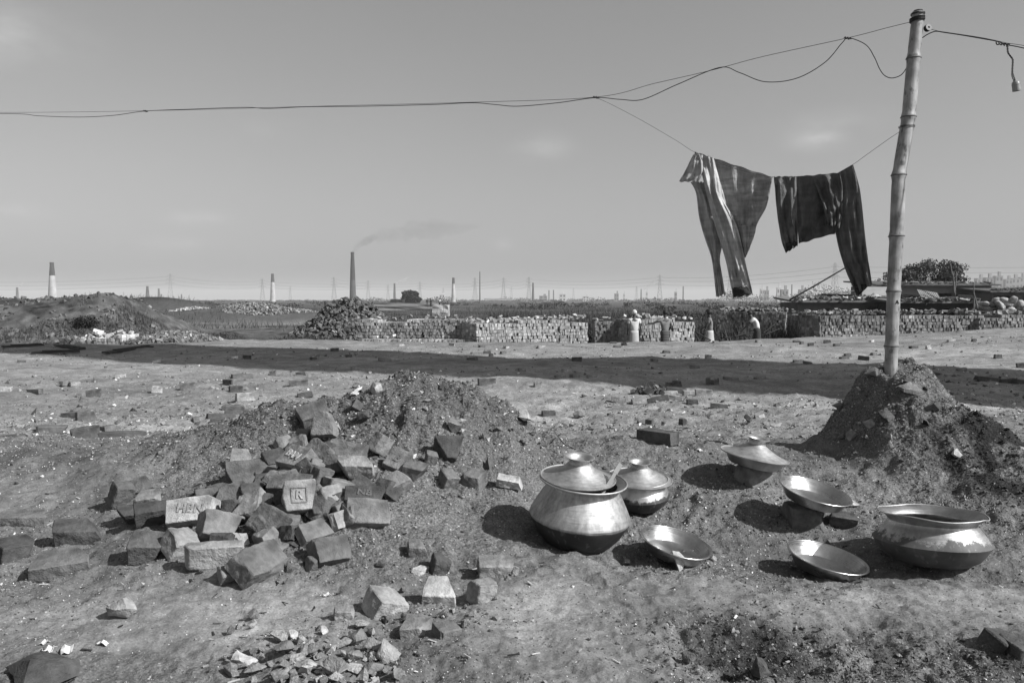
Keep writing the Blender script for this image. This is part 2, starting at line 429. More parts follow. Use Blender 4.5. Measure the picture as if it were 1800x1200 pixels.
# ------------------------------------------------------------------ ground sheet
def build_ground():
    a_in = np.linspace(R(-40), R(40), 610)
    a_l = np.linspace(R(-180), R(-40), 60)[:-1]; a_r = np.linspace(R(40), R(180), 60)[1:]
    ang = np.concatenate([a_l, a_in, a_r])
    rr = np.concatenate([np.geomspace(.25, 1.5, 30)[:-1], np.geomspace(1.5, 14, 520)[:-1], np.geomspace(14, 70, 250)[:-1], np.geomspace(70, 6000, 110)])
    A, Rr = np.meshgrid(ang, rr)
    X = np.sin(A) * Rr; Y = np.cos(A) * Rr
    Z = hgt(X, Y)
    na, nr = len(ang), len(rr)
    V = np.stack([X, Y, Z], -1).reshape(-1, 3)
    i = np.arange(nr - 1)[:, None] * na + np.arange(na - 1)[None, :]
    F = np.stack([i, i + 1, i + na + 1, i + na], -1).reshape(-1, 4)[:, ::-1]
    me = mesh_np('ground', V, np.ascontiguousarray(F), smooth=True)
    # surface colour: what the soil itself looks like
    mA, pile, pole, coal = mound_masks(X, Y)
    t = np.full_like(X, .135)
    fore = 1 - sst(5.5, 8.5, Y)
    t = t * (1 - .17 * fore)
    sandy = fore * sandy_mask(X, Y)
    t = t * (1 - .10 * fore * (1 - np.clip(sandy, 0, 1))) + .040 * np.clip(sandy, 0, 1.2)
    t = t * (1 - .20 * np.clip((mA + .3 * pole) / .35, 0, 1))
    t = t * (1 - .80 * np.clip((coal - .04) / .05, 0, 1) * sst(-.35, .1, fbm(X * 5, Y * 5, 90, 3)+.25))
    dark = 1.25 * churn_mask(X, Y) + .6 * gauss(X, Y, -2.4, 4.9, .8, .35) + .5 * gauss(X, Y, 2.3, 3.0, .3, .3)
    t = t * (1 - .66 * np.clip(dark, 0, 1) * sst(-.5, .15, fbm(X * 4, Y * 4, 93, 3)))
    path = np.exp(-((Y - 11.6 - .06 * X) / .9) ** 2) * sst(-4, 0, X) + .7 * np.exp(-((Y - 9.6) / .5) ** 2) * sst(0, -4, X)
    t = t + .055 * path * (.6 + .4 * fbm(X * .6, Y * 1.5, 95, 3))
    t = t * (1 + (.16 * fbm(X * .35, Y * .5, 96, 4) + .16 * fbm(X * 1.6, Y * 1.6, 196, 4)) * sst(7, 12, Y))
    t = t + .03 * gauss(X, Y, 14, 22, 6, 3)
    yard = sst(31, 32.5, Y)
    field = .045 + .02 * fbm(X * .05, Y * .04, 97, 4) + .012 * fbm(X * .4, Y * .4, 98, 3)
    bare = sst(.05, .4, fbm(X * .03 + 4, Y * .05 + 1.3, 99, 3)) * sst(50, 62, Y) * sst(20, 0, X - (-6)) * (1 - sst(110, 150, Y))
    bare2 = gauss(X, Y, -17, 52, 6, 10) + gauss(X, Y, -22, 68, 9, 12) + gauss(X, Y, -30, 100, 12, 10)
    field = field + .11 * np.clip(bare * .5 + bare2, 0, 1) * np.clip(.6 + .7 * fbm(X * .10, Y * .35, 100, 4), .05, 1.3)
    t = t * (1 - yard) + field * yard
    hill = ((X < -14) & (Y > 35.5) & (Y < 60))
    t = np.where(hill, .058 + .030 * fbm(X * .5, Y * .5, 101, 5) + .035 * fbm(X * 3, Y * 3, 103, 4), t)
    t = np.clip(t * np.where(yard > .5, 1.15, 1.36 - .17 * fore * (1 - np.clip(sandy, 0, 1))), .015, .5)
    grit = np.clip(np.clip((mA + pole + coal + pile) / .2, 0, 1) + .35 * fbm(X * .8, Y * .8, 102, 3) + .35 - 1.0 * np.clip(sandy, 0, 1) + .6 * churn_mask(X, Y), 0, 1)
    grit = np.where(Y > 8, .45, grit)
    for nm, arr in (('tone', t), ('grit', grit)):
        at = me.attributes.new(nm, 'FLOAT', 'POINT'); at.data.foreach_set('value', arr.astype(np.float32).ravel())
    o = link('ground', me, M['ground'])
    tag(o, 'bare trampled grey earth of the brickfield with spoil mounds', None, None, 'structure')
build_ground()

# ------------------------------------------------------------------ brick yard: stacks, heaps
rng = np.random.default_rng(7)
random.seed(11)
def stack(name, label, A, B, zb, ztA, ztB, deep, tone, tvar=.45, loose=20, gap=.03, back=(0, 1), step=None):
    """a wall of green and fired bricks stacked on edge, ends to the front, from plan point A to B"""
    A = np.array(A, float); B = np.array(B, float)
    L = np.linalg.norm(B - A); e = (B - A) / L; nb = np.array([-e[1], e[0]])
    if nb @ np.array(back) < 0: nb = -nb
    yaw = math.atan2(e[1], e[0])
    cw, rh = .079, .121
    nc = int(L / cw); C = []; H = []; ang = []; T = []
    patch = lambda u, v: float(1 + .35 * vnoise(np.array(u * 1.4), np.array(v * 1.1), len(label)))
    rows = int((max(ztA, ztB) - zb) / rh)
    for j in range(rows):
        z = zb + (j + .5) * rh
        shift = rng.uniform(-.03, .03)
        for i in range(nc):
            u = (i + .5) * cw + shift
            zt = ztA + (ztB - ztA) * u / L + .06 * math.sin(u * 1.7 + len(label))
            if step is not None: zt = min(zt, step(u / L))
            if z + rh * .4 > zt: continue
            top = z + rh * 1.4 > zt
            ks = range(deep) if (top or i < 2 or i > nc - 3) else range(1)
            if rng.random() < gap: ks = [k for k in ks if k > 0]
            for k in ks:
                dpt = .125 + k * .25 + rng.normal(0, .012) + (0 if k else rng.normal(0, .012))
                c = A + e * (u + rng.normal(0, .004)) + nb * dpt
                C.append((c[0], c[1], z + rng.normal(0, .004)))
                H.append((.0365 + rng.normal(0, .0015), .12, .0585 + rng.normal(0, .002)))
                ang.append((rng.normal(0, .02), rng.normal(0, .045), yaw + rng.normal(0, .03)))
                T.append(1.55 * tone * patch(u, z) * math.exp(rng.normal(0, tvar * .55)))
    for i in range(loose):
        u = rng.uniform(0, L); zt = ztA + (ztB - ztA) * u / L
        if step is not None: zt = min(zt, step(u / L))
        c = A + e * u + nb * rng.uniform(.1, max(.2, deep * .25 - .1))
        C.append((c[0], c[1], zt + rng.uniform(-.02, .05) + (.08 if rng.random() < .2 else 0))); H.append((.12 * rng.uniform(.5, 1), .058, .036))
        ang.append((rng.normal(0, .35) + (1.57 if rng.random() < .3 else 0), rng.normal(0, .25), rng.uniform(0, 3.14))); T.append(tone * 1.25 * math.exp(rng.normal(0, .4)))
    # solid interior
    c = A + e * L / 2 + nb * (deep * .25 + .1) / 2 ; zc = min(ztA, ztB)
    if step is not None: zc = min(zc, min(step(s / 20) for s in range(21)))
    zc = zc - .2
    C.append((c[0], c[1], (zb + zc) / 2)); H.append((L / 2 - .16, deep * .125 - .09, (zc - zb) / 2)); ang.append((0, 0, yaw)); T.append(tone * .5)
    C, H, ang, T = map(np.array, (C, H, ang, T))
    Rm = rot_np(ang[:, 0], ang[:, 1], ang[:, 2])
    base = np.array([*(A + e * L / 2), zb])
    V, F = boxes_np(C - base, H, Rm)
    root = empty(name, base); tag(root, label, 'brick stack', 'brick stacks across the yard')
    o = link('stacked_bricks', mesh_np('stacked_bricks', V, F, tone=np.clip(np.repeat(T, 8), .02, .55)), M['stack'], root)
    o['kind'] = 'stuff'
    return root
def at(px, Y):
    return ((px - 900) / FPX * Y * 1.0, Y)
def ztop(py, Y):
    return P(900, py, Y / math.cos(PITCH)).z
stack('brick_stack', 'long low stack of dark bricks just right of the rubble heap', at(632, 34.2), at(842, 34.0), -.62, ztop(561, 34), ztop(561, 34), 7, .165, .4, 20)
stack('brick_ledge', 'single course of pale bricks along the foot of the dark stack', at(636, 32.9), at(840, 32.6), -.62, ztop(592, 33), ztop(591, 33), 2, .17, .5, 6)
stack('brick_stack', 'brightest brick stack with a ragged top of loose pale bricks', at(838, 32.4), at(1036, 34.2), -.62, ztop(566, 32.4), ztop(560, 34.2), 9, .185, .42, 150)
stack('brick_stack', 'lower brick stack behind the man in the white shirt', at(1046, 34.6), at(1128, 34.6), -.6, ztop(566, 34.5), ztop(562, 34.5), 5, .15, .4, 16)
stack('brick_stack', 'pale brick stack the bare-armed worker reaches over', at(1112, 33.4), at(1222, 34.3), -.6, ztop(556, 33.8), ztop(561, 34.3), 6, .185, .42, 30)
stack('brick_stack', 'ragged dark brick stack between the two walking workers', at(1262, 39.5), at(1382, 38.5), -.5, ztop(545, 39), ztop(546, 38.5), 5, .11, .5, 60)
stack('brick_stack', 'end of the long stack, its flank in shade', at(1384, 38.2), at(1442, 33.2), -.35, ztop(549, 37), ztop(549, 34), 3, .10, .45, 12, back=(1, .3))
stack('brick_stack', 'long brick stack running behind the bamboo post', at(1442, 33.1), at(1730, 33.6), -.2, ztop(551, 33.3), ztop(549, 33.6), 7, .125, .5, 150)
stack('brick_stack', 'brick stack at the far end below the white sacks', at(1722, 33.3), at(1880, 33.8), -.05, ztop(553, 33.4), ztop(548, 33.8), 7, .115, .5, 60)

def heap(name, label, cx, cy, rx, ry, hz, n, tone, size=(.12, .058, .036), z0=None, tvar=.35, kind='stuff', broken=.7, power=1.0):
    u = rng.uniform(-1, 1, (n * 2, 2)); u = u[(u ** 2).sum(1) < 1][:n]; n = len(u)
    r = np.sqrt((u ** 2).sum(1))
    X = cx + u[:, 0] * rx; Y = cy + u[:, 1] * ry
    base = hgt(X, Y)
    Z = base + hz * (1 - r ** (1.25 * power)) * (1 + .15 * vnoise(X * 2, Y * 2, 8)) + rng.normal(0, .02, n)
    s = np.exp(rng.normal(0, .18, n)); sh = np.where(rng.random(n) < broken, rng.uniform(.4, .8, n), 1)
    H = np.stack([size[0] * s * sh, size[1] * s, size[2] * s], -1)
    Rm = rot_np(rng.normal(0, .7, n), rng.normal(0, .6, n), rng.uniform(0, 6.28, n))
    loc = np.array([cx, cy, h1(cx, cy)])
    V, F = boxes_np(np.stack([X, Y, Z], -1) - loc, H, Rm)
    V = V + rng.normal(0, size[2] * .12, V.shape)
    me = mesh_np(name, V, F, tone=np.repeat(np.clip(tone * np.exp(rng.normal(0, tvar, n)), .02, .6), 8))
    o = link(name, me, M['stack']); o.location = loc
    tag(o, label, 'brick heap', None, kind)
    # solid core so that the heap is not hollow
    k = 28; ring = [(cx + rx * q * math.cos(a), cy + ry * q * math.sin(a), q) for q in (1.05, .8, .55, .3) for a in np.linspace(0, 2 * math.pi, k, endpoint=False)]
    V2 = [(x - loc[0], y - loc[1], h1(x, y) - .05 + max(0, hz * (1 - min(q, 1) ** (1.25 * power)) - .05) - loc[2]) for x, y, q in ring] + [(0, 0, hz - .1)]
    F2 = [(i * k + j, i * k + (j + 1) % k, (i + 1) * k + (j + 1) % k, (i + 1) * k + j) for i in range(3) for j in range(k)] + [(3 * k + j, 3 * k + (j + 1) % k, 4 * k) for j in range(k)]
    c = bpy.data.meshes.new('heap_core'); c.from_pydata(V2, [], F2); c.update()
    a = c.attributes.new('tone', 'FLOAT', 'POINT'); a.data.foreach_set('value', np.full(len(V2), tone * .5, np.float32))
    link('heap_core', c, M['stack'], o)
    return o
hx, hy = at(612, 40)
heap('brick_heap', 'tall conical heap of broken dark bricks beside the long stack', hx, hy, 3.2, 3.0, 1.95, 2600, .085, (.11, .06, .045))
hx, hy = at(690, 41); heap('brick_heap', 'low tail of broken bricks trailing behind the long stack', hx, hy, 2.6, 2.0, .95, 700, .085, (.10, .06, .045))
hx, hy = at(300, 30.0); heap('rubble_heap', 'low grey heap of broken bricks at the foot of the grassy hill', hx, hy, 1.75, .8, .33, 900, .13, (.065, .045, .035))
hx, hy = at(480, 86); heap('brick_heap', 'far pale heap of broken bricks left of the tall chimney', hx, hy, 5.0, 4, .55, 900, .15, (.13, .09, .07))
hx, hy = at(335, 92); heap('brick_heap', 'far bright smear of brick waste beyond the grassy hill', hx, hy, 2.2, 2, .25, 250, .26, (.13, .09, .07))
hx, hy = at(440, 95); heap('brick_heap', 'far brown spoil heap under the thin chimney', hx, hy, 5, 4, .9, 700, .09, (.13, .09, .07))
hx, hy = at(1143, 13.9); heap('rubble_heap', 'small heap of dark brick bits in the wide shadow', hx, hy, .28, .24, .12, 70, .07, (.05, .035, .03))
def hill_stones(n):
    X = rng.uniform(-36, -15.5, n); Y = rng.uniform(36.6, 44.5, n); s = rng.uniform(.025, .075, n) * np.exp(rng.normal(0, .25, n)); k = fbm(X * .4, Y * .4, 301, 3) + rng.normal(0, .3, n) > -.1
    X, Y, s = X[k], Y[k], s[k]; n = len(X); C = np.stack([X, Y, hgt(X, Y) + s * .3], -1)
    V, F = boxes_np(C, np.stack([s, s * .8, s * .6], -1), rot_np(rng.normal(0, .6, n), rng.normal(0, .6, n), rng.uniform(0, 6, n))); V = V + rng.normal(0, .012, V.shape)
    o = link('hill_stones', mesh_np('hill_stones', V, F, tone=np.repeat(np.clip(.085 * np.exp(rng.normal(0, .5, n)), .02, .4), 8)), M['stack']); tag(o, 'broken brick and stone bedded in the spoil hill', 'stones', None, 'stuff')
hill_stones(2400)
# pale brick rows and tumbled pale bricks in front of the hill
root = stack('brick_row', 'tidy row of white bricks at the foot of the grassy hill', at(163, 30.0), at(213, 29.8), -.08, ztop(591, 30), ztop(587, 29.8), 4, .26, .3, 16)
hx, hy = at(112, 30.2); heap('brick_heap', 'scattered white bricks beside the tidy white row', hx, hy, 1.25, .45, .16, 150, .34, (.11, .055, .036), broken=.3)
hx, hy = at(172, 30.6); heap('brick_heap', 'white bricks tipped behind the tidy white row', hx, hy, .7, .4, .40, 80, .38, (.11, .055, .036), broken=.2)

# ------------------------------------------------------------------ vegetation
def blades(name, label, XY, hmin, hmax, w, tone, tvar=.35, z=None, lean=.35):
    n = len(XY); X, Y = XY[:, 0], XY[:, 1]; Z = hgt(X, Y) if z is None else z
    a = rng.uniform(0, 6.28, n); hh = rng.uniform(hmin, hmax, n) * np.exp(rng.normal(0, .2, n)); ww = w * np.exp(rng.normal(0, .3, n))
    dx, dy = np.cos(a) * ww, np.sin(a) * ww
    lx, ly = rng.normal(0, lean, n) * hh, rng.normal(0, lean, n) * hh
    V = np.stack([np.stack([X - dx, Y - dy, Z - .03], -1), np.stack([X + dx, Y + dy, Z - .03], -1), np.stack([X + lx, Y + ly, Z + hh], -1)], 1).reshape(-1, 3)
    F = np.arange(n * 3).reshape(-1, 3)
    o = link(name, mesh_np(name, V, F, tone=np.repeat(np.clip(tone * np.exp(rng.normal(0, tvar, n)), .01, .3), 3)), M['leaf'])
    tag(o, label, 'grass', None, 'stuff')
    return o
def leaf_cloud(cs, n, ls, tone, tvar=.35):
    """leaf quads in ellipsoid clumps; cs = list of (centre, radii, weight)"""
    w = np.array([c[2] for c in cs], float); w /= w.sum()
    k = rng.choice(len(cs), n, p=w)
    C = np.array([c[0] for c in cs])[k]; Rr = np.array([c[1] for c in cs])[k]
    d = rng.normal(0, 1, (n, 3)); d /= np.linalg.norm(d, axis=1)[:, None]
    p = C + d * Rr * (rng.random(n) ** .45)[:, None]
    a = rng.normal(0, 1, (n, 3)); a /= np.linalg.norm(a, axis=1)[:, None]
    b = np.cross(a, rng.normal(0, 1, (n, 3))); b /= np.linalg.norm(b, axis=1)[:, None]
    s = (ls * np.exp(rng.normal(0, .3, n)))[:, None]
    V = np.stack([p - a * s, p + b * s * .55, p + a * s, p - b * s * .55], 1).reshape(-1, 3)
    return V, np.arange(n * 4).reshape(-1, 4), np.repeat(np.clip(tone * np.exp(rng.normal(0, tvar, n)), .01, .3), 4)
def shrub(name, label, loc, rad, n, ls, tone, clumps=9, cat='bush', group=None):
    root = empty(name, loc); tag(root, label, cat, group)
    cs = []
    for i in range(clumps):
        d = Vector((rng.normal(), rng.normal(), abs(rng.normal()))).normalized() * rng.uniform(.3, .8)
        cs.append(((d.x * rad[0], d.y * rad[1], d.z * rad[2] + rad[2] * .2), (rad[0] * .42, rad[1] * .42, rad[2] * .36), 1))
    V, F, T = leaf_cloud(cs, n, ls, tone)
    link('foliage', mesh_np('foliage', V, F, tone=T), M['leaf'], root)
    mb = MB()
    for c in cs[:6]: mb.tube([(0, 0, -.1), (c[0][0] * .4, c[0][1] * .4, c[0][2] * .5), c[0]], [rad[0] * .03, rad[0] * .02, rad[0] * .008], 5)
    mb.build('stems', M['bark'], root)
    return root
def tree(name, label, loc, H, crown, n, ls, tone, trunk_r, clumps, seed, fork=.35, group=None, fill=1.0):
    rs = random.Random(seed)
    root = empty(name, loc); tag(root, label, 'tree', group)
    mb = MB(); cs = []
    top = Vector((rs.uniform(-.1, .1) * H, 0, H * fork))
    mb.tube([(0, 0, -.3), (top.x * .4, 0, H * fork * .5), top], [trunk_r * 1.25, trunk_r, trunk_r * .8], 8)
    for i in range(clumps):
        a = 2 * math.pi * i / clumps + rs.uniform(-.5, .5); q = rs.uniform(.25, .95)
        c = Vector((math.cos(a) * crown[0] * q, math.sin(a) * crown[1] * q, H * fork + (H * (1 - fork)) * rs.uniform(.18, .95) * math.sqrt(max(.1, 1 - (q * .85) ** 2))))
        mid = top.lerp(c, .5) + Vector((0, 0, .05 * H))
        mb.tube([top - Vector((0, 0, .1)), mid, c], [trunk_r * .5, trunk_r * .3, trunk_r * .08], 5)
        for j in range(3):
            e = c + Vector((rs.uniform(-1, 1) * crown[0] * .22, rs.uniform(-1, 1) * crown[1] * .22, rs.uniform(-.4, 1) * H * .09))
            mb.bar(c.lerp(mid, .4), e, trunk_r * .09, 4, trunk_r * .03)
            cs.append((tuple(e), (crown[0] * .19 * fill, crown[1] * .19 * fill, H * .085 * fill), rs.uniform(.5, 1.2)))
        cs.append((tuple(c), (crown[0] * .26 * fill, crown[1] * .26 * fill, H * .11 * fill), 1.5))
    mb.build('trunk', M['bark'], root, True)
    V, F, T = leaf_cloud(cs, n, ls, tone)
    link('crown', mesh_np('crown', V, F, tone=T), M['leaf'], root)
    return root
def scatter(n, f):
    out = []
    while len(out) < n:
        px = rng.uniform(-250, 2050, n); Y = np.exp(rng.uniform(np.log(34.5), np.log(260), n)); X = (px - 900) / FPX * Y
        k = rng.random(n) < f(px, X, Y)
        out += list(np.stack([X, Y], -1)[k])
    return np.array(out[:n])
def fgrass(px, X, Y):
    d = np.clip(.15 + .9 * fbm(X * .06 + 3, Y * .05, 203, 3), 0, 1)
    d = np.where((px > 860) & (px < 1420), np.clip(d + .6, 0, 1), d)
    d = np.where((px < 600) & (Y < 105), d * np.where(Y < 48, .05, .2), d)
    d = np.where((X < -14.6) & (Y < 60), .0, d)
    return np.where((px > 1380) & (Y > 37) & (Y < 90), d * .1, d)
blades('grass', 'dark weeds and rough grass over the fields behind the stacks', scatter(46000, fgrass), .25, .75, .03, .048)
pxg = rng.uniform(860, 1430, 26000); Yg = np.exp(rng.uniform(np.log(36.5), np.log(95), 26000)); XYg = np.stack([(pxg - 900) / FPX * Yg, Yg], -1)
blades('grass', 'dense dark weeds right behind the brightest stack and the workers', XYg[fbm(XYg[:, 0] * .3, XYg[:, 1] * .2, 222, 3) > -.35], .3, .95, .035, .034)
XY = np.stack([rng.uniform(-34, -14.8, 26000), rng.uniform(36.6, 46, 26000)], -1)
k = (fbm(XY[:, 0] * .35, XY[:, 1] * .35, 207, 3) + .15 * rng.normal(size=len(XY))) > -.05
blades('grass', 'thin dry weeds on the spoil hill', XY[k], .08, .3, .018, .055)
XY = np.concatenate([np.stack([rng.normal(at(548, 37.3)[0], .7, 3500), rng.uniform(36.0, 38.8, 3500)], -1), np.stack([rng.normal(at(372, 36.5)[0], .55, 1200), rng.uniform(36.2, 38.5, 1200)], -1)])
blades('grass', 'tall dark grass at both sides of the gap beside the rubble heap', XY, .15, .5, .018, .04)
XY = np.stack([rng.normal(at(790, 44)[0], 1.6, 3000), rng.uniform(42, 47, 3000)], -1)
blades('grass', 'tall reeds behind the long dark stack', XY, .6, 1.3, .02, .05)
for i, (px, py, Y, rx, rz, n, tone, lab) in enumerate([
    (1030, 566, 38.5, 1.5, .75, 2600, .045, 'rounded dark bush behind the brightest stack'),
    (1052, 570, 37.0, .8, .8, 1500, .06, 'pale flowering bush behind the gap between two stacks'),
    (985, 556, 45, 1.6, .8, 2200, .045, 'dark bush between the brightest stack and the fields'),
    (1195, 549, 60, 3.0, 1.2, 2800, .04, 'dark scrub mound behind the reaching worker'),
    (1120, 545, 70, 2.6, .8, 2000, .042, 'flat scrub behind the man in the white shirt'),
    (1370, 572, 39.5, 1.0, .9, 2200, .04, 'dark bush in the gap before the shaded stack end'),
    (1310, 549, 56, 2.6, .9, 2400, .045, 'scrub below the hanging grey trouser legs'),
    (1260, 540, 75, 3.2, .9, 2200, .045, 'scrub beyond the gap between the two trousers'),
    (1390, 548, 50, 2.0, 1.0, 2200, .04, 'dark bush against the low brick hut'),
    (900, 545, 75, 3.5, .7, 2000, .04, 'low dark scrub behind the white tarpaulin block'),
    (840, 553, 52, 1.2, .7, 1300, .045, 'small reed tuft near the white tarpaulin block'),
    (370, 590, 39.0, 1.1, .5, 1600, .042, 'weedy bush on the right foot of the spoil hill'),
    (145, 584, 38.2, .8, .55, 1400, .03, 'dark weed patch halfway along the spoil hill')]):
    X, Yy = at(px, Y); shrub('bush', lab, (X, Yy, h1(X, Yy) - .05), (rx, rx * .8, rz), n, .055 * (Y / 40), tone)

# right-hand tree behind the sheds, with airy crown
X, Yy = at(1620, 66); tree('broad_tree', 'broad leafy tree rising behind the long shed roof', (X, Yy, .1), 4.3, (3.3, 2.2), 12000, .085, .055, .11, 20, 5, .52, fill=1.15)
X, Yy = at(1562, 68); tree('small_tree', 'low tree peeping out left of the bamboo post', (X, Yy, .3), 3.4, (.8, .7), 900, .07, .04, .05, 5, 8, .5)
X, Yy = at(722, 300); tree('round_tree', 'dense dark round tree standing alone on the plain', (X, Yy, -.6), 5.2, (3.0, 3.0), 14000, .26, .022, .3, 26, 9, .10, fill=1.7)

# ------------------------------------------------------------------ sheds and clutter on the right
M['shed_wall'] = simple('shed_wall', .09, amp=.3, scale=1.4, bump=.3)
M['plaster'] = simple('plaster', .17, amp=.2, scale=.9, bump=.2)
M['tin'] = simple('rusty_tin', .10, .6, .3, amp=.4, scale=2)
M['tin_pale'] = simple('pale_tin', .24, .6, .2, amp=.25, scale=2)
M['dark'] = simple('sooty_dark', .02, amp=.3)
M['wood'] = simple('grey_wood', .11, amp=.35, scale=8, bump=.3)
M['tarp'] = simple('tarpaulin', .22, .8, amp=.2, scale=1.5, bump=.2)
M['sack'] = simple('white_sack', .27, .85, amp=.55, scale=6, bump=.7)
M['thatch'] = simple('thatch', .13, .95, amp=.5, scale=5, bump=.8)
def slab_row(name, label, px0, px1, Y, z0, z1, deep, mats, cat, roof_over=.25, rows=None, openings=(), roof_tilt=.06):
    x0, x1 = (px0 - 900) / FPX * Y, (px1 - 900) / FPX * Y
    w = x1 - x0; root = empty(name, ((x0 + x1) / 2, Y, z0)); tag(root, label, cat)
    h = z1 - z0
    # front wall as piers and lintels around the openings, so the openings are real
    xs = [-w / 2]; mb = MB()
    for (a, b, lo, hi) in openings:
        A, B = -w / 2 + a * w, -w / 2 + b * w
        mb.box(((xs[-1] + A) / 2, .09, h / 2), ((A - xs[-1]) / 2, .09, h / 2))
        if lo > 0: mb.box(((A + B) / 2, .09, lo * h / 2), ((B - A) / 2, .088, lo * h / 2))
        if hi < 1: mb.box(((A + B) / 2, .09, h * (1 + hi) / 2), ((B - A) / 2, .088, h * (1 - hi) / 2))
        xs.append(B)
    mb.box(((xs[-1] + w / 2) / 2, .09, h / 2), ((w / 2 - xs[-1]) / 2, .09, h / 2))
    mb.box((-w / 2 + .09, deep / 2 + .09, h / 2), (.088, deep / 2 - .1, h / 2)); mb.box((w / 2 - .09, deep / 2 + .09, h / 2), (.088, deep / 2 - .1, h / 2))
    mb.box((0, deep, h / 2), (w / 2, .09, h / 2))
    mb.build('wall', M[mats[0]], root)
    rb = MB(); T = Matrix.Rotation(roof_tilt, 3, 'X')
    rb.box((0, deep / 2, h + .07 + abs(roof_tilt) * deep / 2), (w / 2 + roof_over, deep / 2 + roof_over, .05), T)
    rb.build('roof', M[mats[1]], root)
    return root
slab_row('low_brick_hut', 'long low brick hut with a flat cluttered roof left of the bamboo post', 1402, 1575, 50, -.35, ztop(530, 50) - .05, 3.2, ('shed_wall', 'thatch'), 'hut', .35, openings=((.28, .33, .55, .8), (.70, .98, .3, .85)))
slab_row('long_shed', 'long plastered shed with thin dark roof edge behind the bamboo post', 1545, 1740, 60, -.2, ztop(502, 60), 5, ('plaster', 'tin'), 'shed', .45, openings=((.52, .66, .62, .8),))
slab_row('dark_shed', 'dark open-fronted shed at the far end behind the sacks', 1743, 1900, 56, -.1, ztop(514, 56), 4, ('shed_wall', 'tin'), 'shed', .3, openings=((.02, .22, .0, .9), (.35, .8, 0, .9)))
slab_row('low_stall', 'low dark lean-to right of the bamboo post', 1578, 1712, 47, -.2, ztop(533, 47), 2.6, ('dark', 'thatch'), 'lean-to', .3, openings=((.1, .9, .1, .8),))
# clutter lying on the two low roofs: planks, broken tin, bundles
def clutter(name, label, px, py, Y, size, mat, rot, cat):
    p = P(px, py, Y); mb = MB()
    n = 7
    for i in range(n):
        q = (i - (n - 1) / 2) / n
        mb.box((q * size[0] * .3, q * size[1] * 2, (i % 3) * size[2]), (size[0] * (1 - .12 * (i % 4)), size[1] / n, size[2]), Matrix.Rotation(.12 * (i - 3), 3, 'Z'))
    o = mb.build(name, M[mat], None); o.location = p; o.rotation_euler = rot
    return tag(o, label, cat)
clutter('plank_bundle', 'bundle of planks on the low hut roof near the bush', 1430, 524, 51, (1.0, .4, .05), 'wood', (0, 0, .1), 'planks')
clutter('plank_bundle', 'dark planks across the middle of the low hut roof', 1475, 521, 51.5, (1.3, .4, .05), 'dark', (0, .03, -.1), 'planks')
clutter('plank_bundle', 'grey boards on the low hut roof under the dark trouser hem', 1515, 524, 51, (.9, .4, .05), 'wood', (0, -.05, .2), 'planks')
clutter('plank_bundle', 'dark boards piled right of the bamboo post', 1600, 523, 48.5, (.8, .5, .06), 'dark', (0, .05, .1), 'planks')
clutter('plank_bundle', 'grey boards under the corrugated sheet', 1650, 527, 48, (1.2, .5, .05), 'wood', (0, -.04, -.1), 'planks')
clutter('plank_bundle', 'dark boards at the end of the lean-to roof', 1695, 524, 48.4, (.6, .4, .06), 'dark', (0, .08, .2), 'planks')
clutter('plank_bundle', 'sheets on the roof of the dark end shed', 1775, 509, 57.5, (1.3, .5, .04), 'tin', (0, -.06, .1), 'tin sheets')
# rough thatch litter on the roofs
def litter(name, label, px0, px1, py, Y, n, tone):
    px = rng.uniform(px0, px1, n); y = Y + rng.uniform(-.2, 2.6, n); X = (px - 900) / FPX * y
    Z = np.full(n, ztop(py, Y)) + rng.uniform(-.02, .16, n)
    C = np.stack([X, y, Z], -1); c0 = C.mean(0)
    H = np.stack([rng.uniform(.05, .28, n), rng.uniform(.02, .09, n), rng.uniform(.01, .05, n)], -1)
    V, F = boxes_np(C - c0, H, rot_np(rng.normal(0, .3, n), rng.normal(0, .3, n), rng.uniform(0, 6.28, n)))
    o = link(name, mesh_np(name, V, F, tone=np.repeat(np.clip(tone * np.exp(rng.normal(0, .6, n)), .015, .5), 8)), M['stack']); o.location = c0
    tag(o, label, 'roof litter', None, 'stuff')
litter('roof_litter', 'bricks and scraps weighting the low hut roof', 1400, 1578, 527, 49.8, 420, .12)
litter('roof_litter', 'scraps and bricks strewn on the lean-to roof right of the post', 1578, 1715, 530, 46.8, 420, .09)
litter('roof_litter', 'scraps along the thin roof edge of the long shed', 1545, 1740, 500, 59.8, 160, .07)
litter('roof_litter', 'scraps on the roof of the dark end shed', 1745, 1900, 512, 55.8, 200, .07)
# corrugated sheet
mb = MB(); n = 40; V = []
for i in range(n + 1):
    for j in (0, 1): V.append((-.6 + 1.2 * i / n, -.35 + .7 * j, .02 * math.sin(i * 1.6) ))
F = [(2 * i, 2 * i + 2, 2 * i + 3, 2 * i + 1) for i in range(n)]
mb.add(V, F); mb.add([(v[0], v[1], v[2] - .008) for v in V], [f[::-1] for f in F])
o = mb.build('corrugated_sheet', M['tin_pale']); o.location = P(1633, 518, 47.6); o.rotation_euler = (R(38), R(9), R(4)); tag(o, 'pale corrugated tin sheet lying on the lean-to roof', 'tin sheet')
